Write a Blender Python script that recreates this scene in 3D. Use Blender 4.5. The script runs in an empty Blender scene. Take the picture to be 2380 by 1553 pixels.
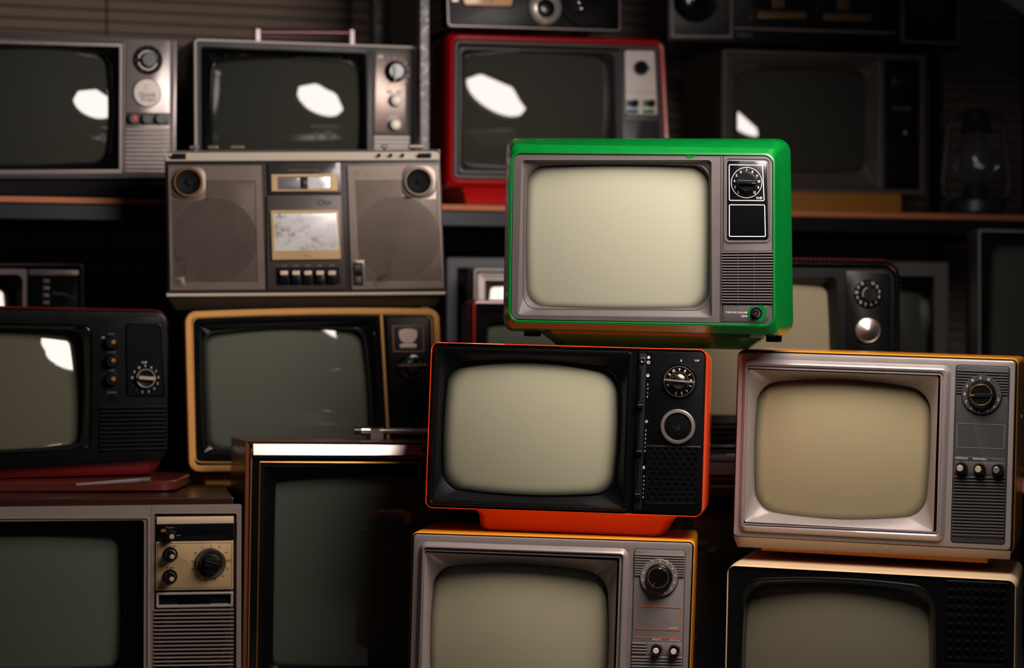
import bpy, bmesh, math, random
from mathutils import Matrix, Vector
random.seed(7)
SC = bpy.context.scene
COL = SC.collection
# ------------------------------------------------------------------ camera
FPX = 2380 * 75 / 36.0
CXP, CYP, HOR = 1190.0, 776.5, 760.0
CAMZ = 0.70
PITCH = math.atan((CYP - HOR) / FPX)
cam = bpy.data.cameras.new('camera'); camo = bpy.data.objects.new('camera', cam); COL.objects.link(camo)
cam.lens = 75; cam.sensor_width = 36; cam.sensor_fit = 'HORIZONTAL'
camo.location = (0, 0, CAMZ); camo.rotation_euler = (math.pi / 2 - PITCH, 0, 0)
cam.dof.use_dof = True; cam.dof.focus_distance = 3.30; cam.dof.aperture_fstop = 2.4; cam.dof.aperture_blades = 0
SC.camera = camo
# ------------------------------------------------------------------ world, softbox light, exposure
w = bpy.data.worlds.new('world'); SC.world = w; w.use_nodes = True
w.node_tree.nodes['Background'].inputs[0].default_value = (0.62, 0.72, 1.0, 1)
w.node_tree.nodes['Background'].inputs[1].default_value = 0.012
SB_POS = Vector((0.455, 2.78, 1.301)); SB_AIM = SB_POS + Vector((-0.55, 0.27, -0.80)); SB_R = 0.40
sb_dir = (SB_AIM - SB_POS).normalized()
L = bpy.data.lights.new('softbox_light', 'AREA'); Lo = bpy.data.objects.new('softbox_light', L); COL.objects.link(Lo)
L.shape = 'DISK'; L.size = SB_R * 1.97; L.energy = 28; L.color = (1.0, 0.91, 0.85); L.spread = math.radians(180)
Lo.location = SB_POS - sb_dir * 0.03; Lo.rotation_euler = sb_dir.to_track_quat('-Z', 'Y').to_euler()
SC.view_settings.view_transform = 'Standard'; SC.view_settings.look = 'None'
SC.view_settings.exposure = 0.0; SC.view_settings.gamma = 1.0; SC.view_settings.use_curve_mapping = False

# ------------------------------------------------------------------ materials
def lin(c):
    return tuple(((v / 255) / 12.92 if v / 255 <= 0.04045 else ((v / 255 + 0.055) / 1.055) ** 2.4) for v in c[:3]) + (1,)
MATS = {}
def mat(name, rgb, rough=0.5, metal=0.0, coat=0.0, coat_rough=0.08, var=0.12, scale=18.0, bump=0.0, bscale=300.0, spec=0.5, stretch=None, dirt=None, emit=0):
    """procedural plastic / paint / metal: base colour with mottled variation, uneven gloss, fine relief, optional dirt specks"""
    if name in MATS: return MATS[name]
    m = bpy.data.materials.new(name); m.use_nodes = True; MATS[name] = m
    nt = m.node_tree; b = nt.nodes['Principled BSDF']; N = nt.nodes.new; K = nt.links.new
    tc = N('ShaderNodeTexCoord'); mp = N('ShaderNodeMapping'); K(tc.outputs['Object'], mp.inputs['Vector'])
    if stretch: mp.inputs['Scale'].default_value = stretch
    n1 = N('ShaderNodeTexNoise'); n1.inputs['Scale'].default_value = scale; n1.inputs['Detail'].default_value = 6; n1.inputs['Roughness'].default_value = 0.65
    K(mp.outputs[0], n1.inputs['Vector'])
    c = lin(rgb)
    mx = N('ShaderNodeMix'); mx.data_type = 'RGBA'
    mx.inputs[6].default_value = tuple(v * (1 - var) for v in c[:3]) + (1,)
    mx.inputs[7].default_value = tuple(min(1, v * (1 + var)) for v in c[:3]) + (1,)
    K(n1.outputs['Fac'], mx.inputs[0]); out = mx.outputs[2]
    if dirt:
        n2 = N('ShaderNodeTexNoise'); n2.inputs['Scale'].default_value = dirt[1]; n2.inputs['Detail'].default_value = 8; n2.inputs['Roughness'].default_value = 0.75
        K(tc.outputs['Object'], n2.inputs['Vector'])
        rp = N('ShaderNodeValToRGB'); rp.color_ramp.elements[0].position = dirt[2]; rp.color_ramp.elements[1].position = min(1, dirt[2] + 0.12)
        K(n2.outputs['Fac'], rp.inputs[0])
        m2 = N('ShaderNodeMix'); m2.data_type = 'RGBA'; m2.inputs[7].default_value = lin(dirt[0])
        K(rp.outputs[0], m2.inputs[0]); K(out, m2.inputs[6]); out = m2.outputs[2]
    K(out, b.inputs['Base Color'])
    mr = N('ShaderNodeMapRange'); mr.inputs[3].default_value = max(0.02, rough - 0.07); mr.inputs[4].default_value = min(1, rough + 0.09)
    K(n1.outputs['Fac'], mr.inputs[0]); K(mr.outputs[0], b.inputs['Roughness'])
    b.inputs['Metallic'].default_value = metal; b.inputs['Coat Weight'].default_value = coat; b.inputs['Coat Roughness'].default_value = coat_rough
    b.inputs['Specular IOR Level'].default_value = spec
    if bump:
        n3 = N('ShaderNodeTexNoise'); n3.inputs['Scale'].default_value = bscale; n3.inputs['Detail'].default_value = 3
        K(mp.outputs[0], n3.inputs['Vector'])
        bp = N('ShaderNodeBump'); bp.inputs['Strength'].default_value = bump; bp.inputs['Distance'].default_value = 0.0006
        K(n3.outputs['Fac'], bp.inputs['Height']); K(bp.outputs[0], b.inputs['Normal'])
    return m
def glass_screen(name, rgb, coat=1.0, tint=(20, 22, 20)):
    """picture tube: matt phosphor seen through polished glass, black tube border plus soft edge shade painted in along the rim, faint smudges"""
    if name in MATS: return MATS[name]
    m = bpy.data.materials.new(name); m.use_nodes = True; MATS[name] = m
    nt = m.node_tree; b = nt.nodes['Principled BSDF']; N = nt.nodes.new; K = nt.links.new
    tc = N('ShaderNodeTexCoord')
    n0 = N('ShaderNodeTexNoise'); n0.inputs['Scale'].default_value = 1400; n0.inputs['Detail'].default_value = 1
    K(tc.outputs['Object'], n0.inputs['Vector'])
    c = lin(rgb)
    g = N('ShaderNodeMix'); g.data_type = 'RGBA'; g.inputs[6].default_value = tuple(v * 0.93 for v in c[:3]) + (1,); g.inputs[7].default_value = tuple(v * 1.07 for v in c[:3]) + (1,)
    K(n0.outputs['Fac'], g.inputs[0])
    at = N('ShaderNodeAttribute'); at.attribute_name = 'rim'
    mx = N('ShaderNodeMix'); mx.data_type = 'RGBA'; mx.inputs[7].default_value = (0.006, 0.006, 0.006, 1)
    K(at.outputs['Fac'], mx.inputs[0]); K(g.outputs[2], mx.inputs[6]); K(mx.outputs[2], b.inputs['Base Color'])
    b.inputs['Roughness'].default_value = 0.75; b.inputs['Specular IOR Level'].default_value = 0.1
    b.inputs['Coat Weight'].default_value = coat; b.inputs['Coat IOR'].default_value = 1.62
    n1 = N('ShaderNodeTexNoise'); n1.inputs['Scale'].default_value = 14; n1.inputs['Detail'].default_value = 7; n1.inputs['Roughness'].default_value = 0.7
    K(tc.outputs['Object'], n1.inputs['Vector'])
    mr = N('ShaderNodeMapRange'); mr.inputs[1].default_value = 0.35; mr.inputs[2].default_value = 0.75; mr.inputs[3].default_value = 0.012; mr.inputs[4].default_value = 0.035
    K(n1.outputs['Fac'], mr.inputs[0]); K(mr.outputs[0], b.inputs['Coat Roughness'])
    return m
def wood(name, a, bcol, rough=0.4, coat=0.3, stretch=(2, 30, 30), bump=0.1):
    if name in MATS: return MATS[name]
    m = mat(name, a, rough, coat=coat, coat_rough=0.2, var=0.0, scale=6, bump=bump, bscale=40, stretch=stretch)
    nt = m.node_tree
    mx = [n for n in nt.nodes if n.type == 'MIX'][0]
    mx.inputs[6].default_value = lin(a); mx.inputs[7].default_value = lin(bcol)
    return m
M_GREEN = mat('green_gloss_paint', (0, 98, 34), 0.26, coat=0.5, coat_rough=0.12, var=0.10, scale=40, bump=0.12, bscale=900)
M_ORANGE = mat('orange_gloss_shell', (232, 66, 16), 0.22, coat=0.7, coat_rough=0.06, var=0.06)
M_RED = mat('red_gloss_shell', (190, 10, 16), 0.25, coat=0.6, coat_rough=0.08, var=0.08)
M_DKRED = mat('dark_red_shell', (120, 18, 20), 0.35, coat=0.4, var=0.1)
M_RUST = mat('red_brown_shell', (110, 34, 18), 0.4, coat=0.3, var=0.12)
M_GREYBZ = mat('warm_grey_bezel', (80, 72, 70), 0.42, var=0.10, scale=30, bump=0.15, bscale=900, dirt=((60, 54, 52), 60, 0.66))
M_GREYBZ2 = mat('warm_grey_bezel_dark', (62, 56, 55), 0.45, var=0.10, scale=30, bump=0.15, bscale=900)
M_SILVER = mat('champagne_silver_paint', (158, 146, 142), 0.28, metal=0.4, var=0.05, scale=25, bump=0.08, bscale=1200, dirt=((120, 104, 92), 45, 0.74))
M_TAUPE = mat('taupe_silver_paint', (150, 136, 131), 0.30, metal=0.40, var=0.06, scale=25, bump=0.08, bscale=1200)
M_TAUPE2 = mat('taupe_panel', (126, 115, 111), 0.40, metal=0.2, var=0.06, bump=0.08, bscale=1200)
M_CHARPANEL = mat('charcoal_panel', (60, 56, 55), 0.42, metal=0.1, var=0.08, bump=0.08, bscale=1200)
M_BLACK = mat('black_plastic', (8, 8, 10), 0.34, var=0.12, bump=0.06, bscale=700, spec=0.20, dirt=((34, 33, 34), 90, 0.78))
M_BLACKG = mat('black_gloss', (9, 9, 11), 0.18, coat=0.6, coat_rough=0.06, var=0.1)
M_BLACKM = mat('black_matt', (9, 9, 10), 0.75, var=0.1, spec=0.25)
M_JET = mat('jet_black', (4, 4, 5), 0.5, var=0.0, spec=0.12)
M_KNOB = mat('black_knob', (12, 12, 13), 0.26, coat=0.3, var=0.1)
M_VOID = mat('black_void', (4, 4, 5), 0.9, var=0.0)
M_WHITE = mat('white_print', (226, 218, 210), 0.6, var=0.08, scale=200)
M_DIM = mat('faded_print', (120, 112, 106), 0.6, var=0.1, scale=200)
M_INK = mat('black_print', (18, 15, 13), 0.6, var=0.05)
M_ORANGELINE = mat('orange_print', (214, 92, 44), 0.55, var=0.05)
M_REDLINE = mat('red_print', (214, 60, 40), 0.55, var=0.05)
M_BLUELINE = mat('blue_grey_print', (96, 128, 136), 0.55, var=0.1)
M_CHROME = mat('chrome', (196, 188, 182), 0.16, metal=1.0, var=0.08)
M_BRUSH = mat('brushed_aluminium', (200, 184, 176), 0.30, metal=1.0, var=0.08, stretch=(1, 1, 60), scale=8)
M_CHROME2 = mat('dull_chrome', (206, 198, 192), 0.22, metal=0.6, var=0.08)
M_CAP = mat('knob_cap_metal', (190, 166, 140), 0.35, metal=0.3, var=0.08)
M_SATIN = mat('satin_aluminium', (186, 172, 166), 0.38, metal=0.9, var=0.06)
M_GOLD = mat('gold_trim', (214, 150, 84), 0.32, metal=0.85, var=0.08)
M_GOLDPLATE = mat('gold_plate', (206, 172, 126), 0.38, metal=0.55, var=0.06, dirt=((120, 84, 52), 40, 0.70))
M_YELLOW = mat('yellow_cabinet', (220, 140, 34), 0.35, coat=0.4, var=0.1)
M_CREAM = mat('cream_shell', (226, 194, 152), 0.34, coat=0.3, var=0.05, dirt=((150, 110, 70), 50, 0.74))
M_TAN = mat('tan_trim', (232, 168, 94), 0.40, coat=0.2, var=0.06)
M_DARKWOOD = wood('dark_wood_veneer', (30, 14, 9), (58, 28, 17), 0.28, 0.5)
M_BROWNWOOD = wood('brown_wood_veneer', (70, 38, 24), (112, 66, 44), 0.35, 0.4, stretch=(2, 2, 2))
M_PLYEDGE = wood('plywood_edge', (176, 98, 62), (216, 136, 92), 0.7, 0.0, stretch=(12, 60, 90))
M_REDBOARD = wood('red_brown_board', (70, 24, 18), (98, 38, 28), 0.3, 0.5)
M_STEEL = mat('scratched_steel', (96, 93, 98), 0.42, metal=0.35, var=0.45, scale=60, dirt=((196, 190, 190), 90, 0.54))
M_BLKSTEEL = mat('black_steel', (26, 27, 33), 0.4, metal=0.3, var=0.3, scale=50, dirt=((120, 120, 128), 120, 0.70))
M_WHITEPL = mat('white_plastic', (228, 216, 208), 0.45, var=0.05, bump=0.05)
M_BEIGE = mat('beige_siding', (146, 126, 112), 0.6, var=0.10, scale=8)
M_BOOM = mat('boombox_bronze', (134, 118, 108), 0.36, metal=0.45, var=0.25, scale=9, bump=0.08, dirt=((76, 66, 60), 12, 0.60))
M_BOOMDK = mat('boombox_dark', (60, 54, 51), 0.42, metal=0.2, var=0.12)
M_IVORY = mat('ivory_key', (226, 206, 178), 0.35, coat=0.3, var=0.05)
M_BLUE = mat('blue_label', (30, 92, 150), 0.5); M_GRNLAB = mat('green_label', (20, 104, 62), 0.5)
M_FLOOR = mat('concrete_floor', (52, 48, 45), 0.7, var=0.2, scale=6, bump=0.3, bscale=60)
S_BRIGHT = glass_screen('tube_grey_beige', (160, 155, 130))
S_GREENSET = glass_screen('tube_pale_grey', (152, 149, 129))
S_WARM = glass_screen('tube_warm_beige', (150, 136, 104))
S_MID = glass_screen('tube_olive', (160, 152, 124))
S_DIM = glass_screen('tube_dark_olive', (104, 98, 80))
S_K9 = glass_screen('tube_smoky_olive', (86, 82, 68))
S_DARK = glass_screen('tube_dark_grey', (62, 62, 54))
S_DGREEN = glass_screen('tube_dark_green', (72, 76, 66))

# ------------------------------------------------------------------ geometry helpers
def link(name, me, parent=None, m=None, smooth=True, sharp=32):
    o = bpy.data.objects.new(name, me); COL.objects.link(o)
    if parent is not None: o.parent = parent
    if m is not None and not me.materials: me.materials.append(m)
    return o
def make(name, verts, faces, m, parent=None, sharp=32.0, attr=None):
    me = bpy.data.meshes.new(name); me.from_pydata([tuple(v) for v in verts], [], faces)
    bm = bmesh.new(); bm.from_mesh(me)
    bmesh.ops.recalc_face_normals(bm, faces=bm.faces)
    ca = math.radians(sharp)
    for e in bm.edges:
        if len(e.link_faces) == 2: e.smooth = e.calc_face_angle(0) < ca
    for f in bm.faces: f.smooth = True
    bm.to_mesh(me); bm.free()
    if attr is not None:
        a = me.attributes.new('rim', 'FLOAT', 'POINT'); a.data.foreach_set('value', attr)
    return link(name, me, parent, m)
NC, NE = 7, 9
def rr(q, r=0.005, bulge=0.0):
    """rounded quad TL,TR,BR,BL (local x,z) with optional outward bulge (top,right,bottom,left) -> fixed-count loop"""
    if not isinstance(r, (tuple, list)): r = (r,) * 4
    if not isinstance(bulge, (tuple, list)): bulge = (bulge,) * 4
    P = [Vector(p) for p in q]; arcs = []
    for i in range(4):
        a, b, c = P[i - 1], P[i], P[(i + 1) % 4]
        u = (a - b).normalized(); v = (c - b).normalized()
        ri = max(1e-5, min(r[i], 0.49 * (a - b).length, 0.49 * (c - b).length))
        ang = u.angle(v); t = ri / math.tan(ang / 2); t = min(t, 0.49 * (a - b).length, 0.49 * (c - b).length); ri = t * math.tan(ang / 2)
        cen = b + (u + v).normalized() * (ri / math.sin(ang / 2))
        p0 = b + u * t; p1 = b + v * t
        a0 = math.atan2(p0.y - cen.y, p0.x - cen.x); a1 = math.atan2(p1.y - cen.y, p1.x - cen.x)
        d = (a1 - a0 + math.pi) % (2 * math.pi) - math.pi
        arcs.append([cen + Vector((math.cos(a0 + d * k / NC), math.sin(a0 + d * k / NC))) * ri for k in range(NC + 1)])
    pts = []
    for i in range(4):
        pts += arcs[i]
        e0 = arcs[i][-1]; e1 = arcs[(i + 1) % 4][0]
        pts += [e0.lerp(e1, (k + 1) / (NE + 1)) for k in range(NE)]
    if any(bulge):
        TL, TR, BR, BL = P
        ex = ((TR - TL) + (BR - BL)) / 2; ez = ((TL - BL) + (TR - BR)) / 2; o = (TL + TR + BR + BL) / 4
        det = ex.x * ez.y - ex.y * ez.x; exn = ex.normalized(); ezn = ez.normalized(); res = []
        for p in pts:
            d = p - o; u = (d.x * ez.y - d.y * ez.x) / det * 2; v = (ex.x * d.y - ex.y * d.x) / det * 2
            fu = max(0, 1 - u * u); fv = max(0, 1 - v * v)
            sh = ezn * (bulge[0] * fu * max(0, v) - bulge[2] * fu * max(0, -v)) + exn * (bulge[1] * fv * max(0, u) - bulge[3] * fv * max(0, -u))
            res.append(p + sh)
        pts = res
    return pts
def grow(lp, d):
    n = len(lp); out = []
    A = sum(lp[i].x * lp[(i + 1) % n].y - lp[(i + 1) % n].x * lp[i].y for i in range(n))
    s = 1 if A < 0 else -1
    for i in range(n):
        a, b = lp[i - 1], lp[(i + 1) % n]; t = (b - a)
        if t.length < 1e-9: out.append(lp[i].copy()); continue
        t.normalize(); nrm = Vector((-t.y, t.x)) * s
        out.append(lp[i] + nrm * d)
    return out
def offq(q, d):
    """quad TL,TR,BR,BL pushed outwards by d on every side"""
    P = [Vector(p) for p in q]; c = sum(P, Vector((0, 0))) / 4; L_ = []
    for i in range(4):
        a, b = P[i], P[(i + 1) % 4]; t = (b - a).normalized(); n = Vector((-t.y, t.x))
        if n.dot((a + b) / 2 - c) < 0: n = -n
        L_.append((a + n * d, t))
    out = []
    for i in range(4):
        (p, t), (r_, u) = L_[i - 1], L_[i]
        den = t.x * u.y - t.y * u.x; k = ((r_.x - p.x) * u.y - (r_.y - p.y) * u.x) / den
        out.append(p + t * k)
    return out
def offr(r, d): return tuple(max(0.0004, v + d) for v in (r if isinstance(r, (tuple, list)) else (r,) * 4))
def loft(name, rings, m, parent, cap0=False, cap1=False, sharp=32.0):
    """rings: list of (loop2d, y)"""
    n = len(rings[0][0]); V = []; Fc = []
    for lp, y in rings: V += [(p.x, y, p.y) for p in lp]
    for k in range(len(rings) - 1):
        for i in range(n):
            j = (i + 1) % n
            Fc.append((k * n + i, k * n + j, (k + 1) * n + j, (k + 1) * n + i))
    if cap0: Fc.append(tuple(range(n)))
    if cap1: Fc.append(tuple((len(rings) - 1) * n + i for i in range(n))[::-1])
    return make(name, V, Fc, m, parent, sharp)
def box(name, x0, x1, y0, y1, z0, z1, m, parent=None, bev=0.0015):
    bm = bmesh.new(); bmesh.ops.create_cube(bm, size=1)
    for v in bm.verts: v.co = ((x0 + x1) / 2 + v.co.x * (x1 - x0), (y0 + y1) / 2 + v.co.y * (y1 - y0), (z0 + z1) / 2 + v.co.z * (z1 - z0))
    if bev: bmesh.ops.bevel(bm, geom=bm.edges[:], offset=bev, segments=2, affect='EDGES', profile=0.5)
    me = bpy.data.meshes.new(name); bm.to_mesh(me); bm.free()
    return link(name, me, parent, m)
def lathe(name, cx, cz, prof, m, parent, n=40, sharp=32.0, flute=None):
    """profile [(r,y)...] turned about the local y axis at (cx,cz)"""
    V = []; Fc = []
    for k, (r, y) in enumerate(prof):
        for i in range(n):
            a = 2 * math.pi * i / n; rr_ = r
            if flute and k in flute[0]: rr_ = r * (1 - flute[1] * (i % 2))
            V.append((cx + rr_ * math.cos(a), y, cz + rr_ * math.sin(a)))
    for k in range(len(prof) - 1):
        for i in range(n):
            j = (i + 1) % n; Fc.append((k * n + i, k * n + j, (k + 1) * n + j, (k + 1) * n + i))
    if prof[-1][0] > 1e-6: Fc.append(tuple((len(prof) - 1) * n + i for i in range(n)))
    return make(name, V, Fc, m, parent, sharp)
def tube(name, p0, p1, r, m, parent=None, n=16, r1=None):
    p0 = Vector(p0); p1 = Vector(p1); d = (p1 - p0).normalized(); r1 = r if r1 is None else r1
    q = d.to_track_quat('Z', 'Y'); V = []; Fc = []
    for p, rr_ in ((p0, r), (p1, r1)):
        for i in range(n):
            a = 2 * math.pi * i / n; V.append(p + q @ Vector((math.cos(a) * rr_, math.sin(a) * rr_, 0)))
    for i in range(n): j = (i + 1) % n; Fc.append((i, j, n + j, n + i))
    Fc.append(tuple(range(n))[::-1]); Fc.append(tuple(range(n, 2 * n)))
    return make(name, V, Fc, m, parent)
def sweep(name, P, r, m, parent, n=12):
    P = [Vector(p) for p in P]; V = []; Fc = []
    for k, p in enumerate(P):
        d = (P[min(k + 1, len(P) - 1)] - P[max(k - 1, 0)]).normalized(); u = d.cross(Vector((0, 1, 0.001))).normalized(); v = d.cross(u)
        V += [p + (u * math.cos(2 * math.pi * i / n) + v * math.sin(2 * math.pi * i / n)) * r for i in range(n)]
    for k in range(len(P) - 1):
        for i in range(n): Fc.append((k * n + i, k * n + (i + 1) % n, (k + 1) * n + (i + 1) % n, (k + 1) * n + i))
    Fc += [tuple(range(n)), tuple((len(P) - 1) * n + i for i in range(n))]
    return make(name, V, Fc, m, parent)
# letters: built-in font turned into flat meshes, one per character
GLY = {}
def glyphs(chars):
    obs = []
    for ch in chars:
        c = bpy.data.curves.new('g', 'FONT'); c.body = ch; c.size = 1; c.resolution_u = 3
        o = bpy.data.objects.new('g', c); COL.objects.link(o); obs.append((ch, o, c))
    dg = bpy.context.evaluated_depsgraph_get()
    cap = None
    for ch, o, c in obs:
        me = bpy.data.meshes.new_from_object(o.evaluated_get(dg))
        V = [(v.co.x, v.co.y) for v in me.vertices]; Fc = [tuple(p.vertices) for p in me.polygons]
        GLY[ch] = (V, Fc); bpy.data.meshes.remove(me)
    hcap = max(v[1] for v in GLY['H'][0])
    for ch in chars:
        V, Fc = GLY[ch]; x0 = min(v[0] for v in V); x1 = max(v[0] for v in V)
        GLY[ch] = ([((v[0] - x0) / hcap, v[1] / hcap) for v in V], Fc, (x1 - x0) / hcap)
    for ch, o, c in obs:
        bpy.data.objects.remove(o); bpy.data.curves.remove(c)
glyphs('0123456789ABCDEFGHIJKLMNOPQRSTUVWXYZabcdefghijklmnopqrstuvwxyz*./')
def text_geo(s, h, gap=0.16, squeeze=1.0):
    V = []; Fc = []; x = 0
    for ch in s:
        if ch == ' ': x += 0.45 * squeeze; continue
        gv, gf, gw = GLY[ch]; b = len(V)
        V += [(x + v[0] * squeeze, v[1]) for v in gv]; Fc += [tuple(b + i for i in f) for f in gf]
        x += gw * squeeze + gap
    wdt = x - gap
    return [((v[0] - wdt / 2) * h, (v[1] - 0.5) * h) for v in V], Fc

class Thing:
    """a set standing in the room: pose = base centre of its front plane, yaw, pitch, roll; front plane is local y=0"""
    def __init__(s, name, label, cat, pose, group=None):
        x, y, z, yaw, pt, rl = pose[:6]
        s.M = Matrix.Translation((x, y, z)) @ Matrix.Rotation(math.radians(yaw), 4, 'Z') @ Matrix.Rotation(math.radians(pt), 4, 'X') @ Matrix.Rotation(math.radians(rl), 4, 'Y')
        s.inv = s.M.inverted()
        s.root = bpy.data.objects.new(name, None); COL.objects.link(s.root); s.root.matrix_world = s.M
        s.root.empty_display_size = 0.05
        s.root['label'] = label; s.root['category'] = cat
        if group: s.root['group'] = group
        s.Z = (0, 0, 1)
    def p(s, zx, zy, y=0.0):
        px = s.Z[0] + zx / s.Z[2]; py = s.Z[1] + zy / s.Z[2]
        d = Vector(((px - CXP) / FPX, 1, -(py - CYP) / FPX))
        c, sn = math.cos(PITCH), math.sin(PITCH)
        d = Vector((d.x, d.y * c + d.z * sn, -d.y * sn + d.z * c))
        o = s.inv @ Vector((0, 0, CAMZ)); dl = s.inv.to_3x3() @ d
        t = (y - o.y) / dl.y; h = o + dl * t
        return Vector((h.x, h.z))
    def q(s, pts, y=0.0): return [s.p(a, b, y) for a, b in pts]
    def len(s, z, y=0.0): # zoomed-pixel length -> metres at the front plane centre
        return z / s.Z[2] * s.M.translation.y / FPX
    def zw(s, wz, x=0.0, y=0.0): # local z of a world height
        o = s.M @ Vector((x, y, 0)); return (wz - o.z) / (s.M.to_3x3() @ Vector((0, 0, 1))).z
    def rings(s, specs):
        out = []; last = None      # a bare (offset, y) is measured from the last quad given
        for sp in specs:
            if isinstance(sp[0], (int, float)): out.append((rr(offq(last[0], sp[0]), offr(last[1], sp[0]), last[2]), sp[1]))
            else:
                pts, r, b, y = sp; last = (s.q(pts, y), r, b); out.append((rr(*last), y))
        return out
    def ring(s, name, specs, m, parent=None, cap0=False, cap1=False, sharp=32.0):
        return loft(name, s.rings(specs), m, parent or s.root, cap0, cap1, sharp)
    def plate(s, name, pts, r, y0, y1, m, parent=None, bev=0.0008):
        """slab with front at y0 and back at y1 and a small rounded edge"""
        q = s.q(pts, y0); f = lambda d: rr(offq(q, d), offr(r, d))
        return loft(name, [(f(0), y1), (f(0), y0 + bev), (f(-bev * 0.3), y0 + bev * 0.3), (f(-bev), y0)], m, parent or s.root, True, True)
    def line_box(s, name, pts, r, wdt, y, m, parent=None):
        q = s.q(pts, y); lp = rr(q, r); inn = rr(offq(q, -wdt), offr(r, -wdt))
        return loft(name, [(lp, y + 0.0004), (lp, y), (inn, y), (inn, y + 0.0004)], m, parent or s.root)
    def screen(s, specs_opening, m, y0, R, apex=None, refl=None, over=0.003, rimw=0.012, name='screen'):
        pts, r, b, y = specs_opening
        lp = grow(rr(s.q(pts, y), r, b), over)
        n = len(lp); c = sum(lp, Vector((0, 0))) / n
        if refl:   # tube set so that its glass faces the softbox reflection where the photograph shows it
            P = s.p(refl[0], refl[1], y0); W = s.M @ Vector((P.x, y0, P.y))
            v = (Vector((0, 0, CAMZ)) - W).normalized(); l = (SB_POS - W).normalized()
            nl = s.inv.to_3x3() @ (v + l).normalized()
            apex = P - Vector((nl.x / -nl.y, nl.z / -nl.y)) * R
        ap = Vector(apex) if apex is not None else c
        half = min(max(abs(p.x - c.x) for p in lp), max(abs(p.y - c.y) for p in lp))
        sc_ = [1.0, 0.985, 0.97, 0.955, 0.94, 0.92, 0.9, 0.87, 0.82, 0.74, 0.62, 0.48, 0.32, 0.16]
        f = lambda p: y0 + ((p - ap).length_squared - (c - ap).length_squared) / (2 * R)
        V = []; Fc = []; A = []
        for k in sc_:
            t = max(0, min(1, 1 - ((1 - k) * half) / rimw)); t = t * t * (3 - 2 * t)  # soft edge shade per vertex, blended into the tube colour with its border
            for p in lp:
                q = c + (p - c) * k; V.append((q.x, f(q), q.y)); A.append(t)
        for k in range(len(sc_) - 1):
            for i in range(n):
                j = (i + 1) % n; Fc.append((k * n + i, k * n + j, (k + 1) * n + j, (k + 1) * n + i))
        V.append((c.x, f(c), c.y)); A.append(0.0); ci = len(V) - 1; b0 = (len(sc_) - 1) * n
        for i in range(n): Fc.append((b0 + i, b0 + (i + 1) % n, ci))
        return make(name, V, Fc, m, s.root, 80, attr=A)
    def slats(s, pts, n, frac, y0, dep, m, parent=None, name='slat', round_=True):
        TL, TR, BR, BL = s.q(pts, y0); res = []
        for i in range(n):
            a = (i + 0.5 - frac / 2) / n; b = (i + 0.5 + frac / 2) / n
            l0, l1 = TL.lerp(BL, a), TL.lerp(BL, b); r0, r1 = TR.lerp(BR, a), TR.lerp(BR, b)
            h = (l1 - l0).length; V = []; Fc = []
            prof = [(0, dep), (0, h * 0.25), (0.15, h * 0.06), (0.35, 0), (0.65, 0), (0.85, h * 0.06), (1, h * 0.25), (1, dep)] if round_ else [(0, dep), (0, 0), (1, 0), (1, dep)]
            for A_, B_ in ((l0, l1), (r0, r1)):
                for t, yy in prof:
                    v = A_.lerp(B_, t); V.append((v.x, y0 + yy, v.y))
            k = len(prof)
            for j in range(k - 1): Fc.append((j, j + 1, k + j + 1, k + j))
            Fc.append(tuple(range(k))); Fc.append(tuple(range(k, 2 * k))[::-1])
            res.append(make(name, V, Fc, m, parent or s.root))
        return res
    def disc(s, name, zx, zy, prof, m, parent=None, n=40, y=0.0, **k):
        c = s.p(zx, zy, y); return lathe(name, c.x, c.y, prof, m, parent or s.root, n, **k)
    def bar(s, name, a, b, wdt, y0, y1, m, parent=None, end=None):
        A = s.p(*a, y0); B = s.p(*b, y0); t = (B - A).normalized(); nn = Vector((-t.y, t.x)) * wdt / 2; e = nn * (end if end is not None else 1)
        return loft(name, [([A + nn, B + e, B - e, A - nn], y1), ([A + nn, B + e, B - e, A - nn], y0 + 0.0006), ([A + nn * .7, B + e * .7, B - e * .7, A - nn * .7], y0)], m, parent or s.root, True, True)
    def text(s, name, txt, zx, zy, h, y, m, parent=None, rot=0.0, squeeze=1.0, gap=0.16):
        V2, Fc = text_geo(txt, h, gap, squeeze); c = s.p(zx, zy, y); ca, sa = math.cos(rot), math.sin(rot)
        return make(name, [(c.x + v[0] * ca - v[1] * sa, y, c.y + v[0] * sa + v[1] * ca) for v in V2], Fc, m, parent or s.root)
    def texts(s, name, items, h, y, m, parent=None, squeeze=1.0):
        """one flat print of several numerals: items (txt, zx, zy[, rot])"""
        V = []; Fc = []
        for it in items:
            rot = it[3] if len(it) > 3 else 0.0
            V2, f = text_geo(it[0], h, 0.14, squeeze); c = s.p(it[1], it[2], y); b = len(V); ca, sa = math.cos(rot), math.sin(rot)
            V += [(c.x + v[0] * ca - v[1] * sa, y, c.y + v[0] * sa + v[1] * ca) for v in V2]; Fc += [tuple(b + i for i in g) for g in f]
        return make(name, V, Fc, m, parent or s.root)
    def dial_texts(s, name, labels, zx, zy, R, h, y, m, a0=0.0, step=None, parent=None, upright=True, cw=True):
        c = s.p(zx, zy, y); V = []; Fc = []; n = len(labels); step = step or 360.0 / n
        for i, t in enumerate(labels):
            if not t: continue
            a = math.radians(a0 + step * i); a = a if cw else -a
            pc = c + Vector((math.sin(a), math.cos(a))) * R; rot = 0 if upright else -a
            V2, f = text_geo(t, h); b = len(V); ca, sa = math.cos(rot), math.sin(rot)
            V += [(pc.x + v[0] * ca - v[1] * sa, y, pc.y + v[0] * sa + v[1] * ca) for v in V2]; Fc += [tuple(b + i for i in g) for g in f]
        return make(name, V, Fc, m, parent or s.root)
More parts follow.
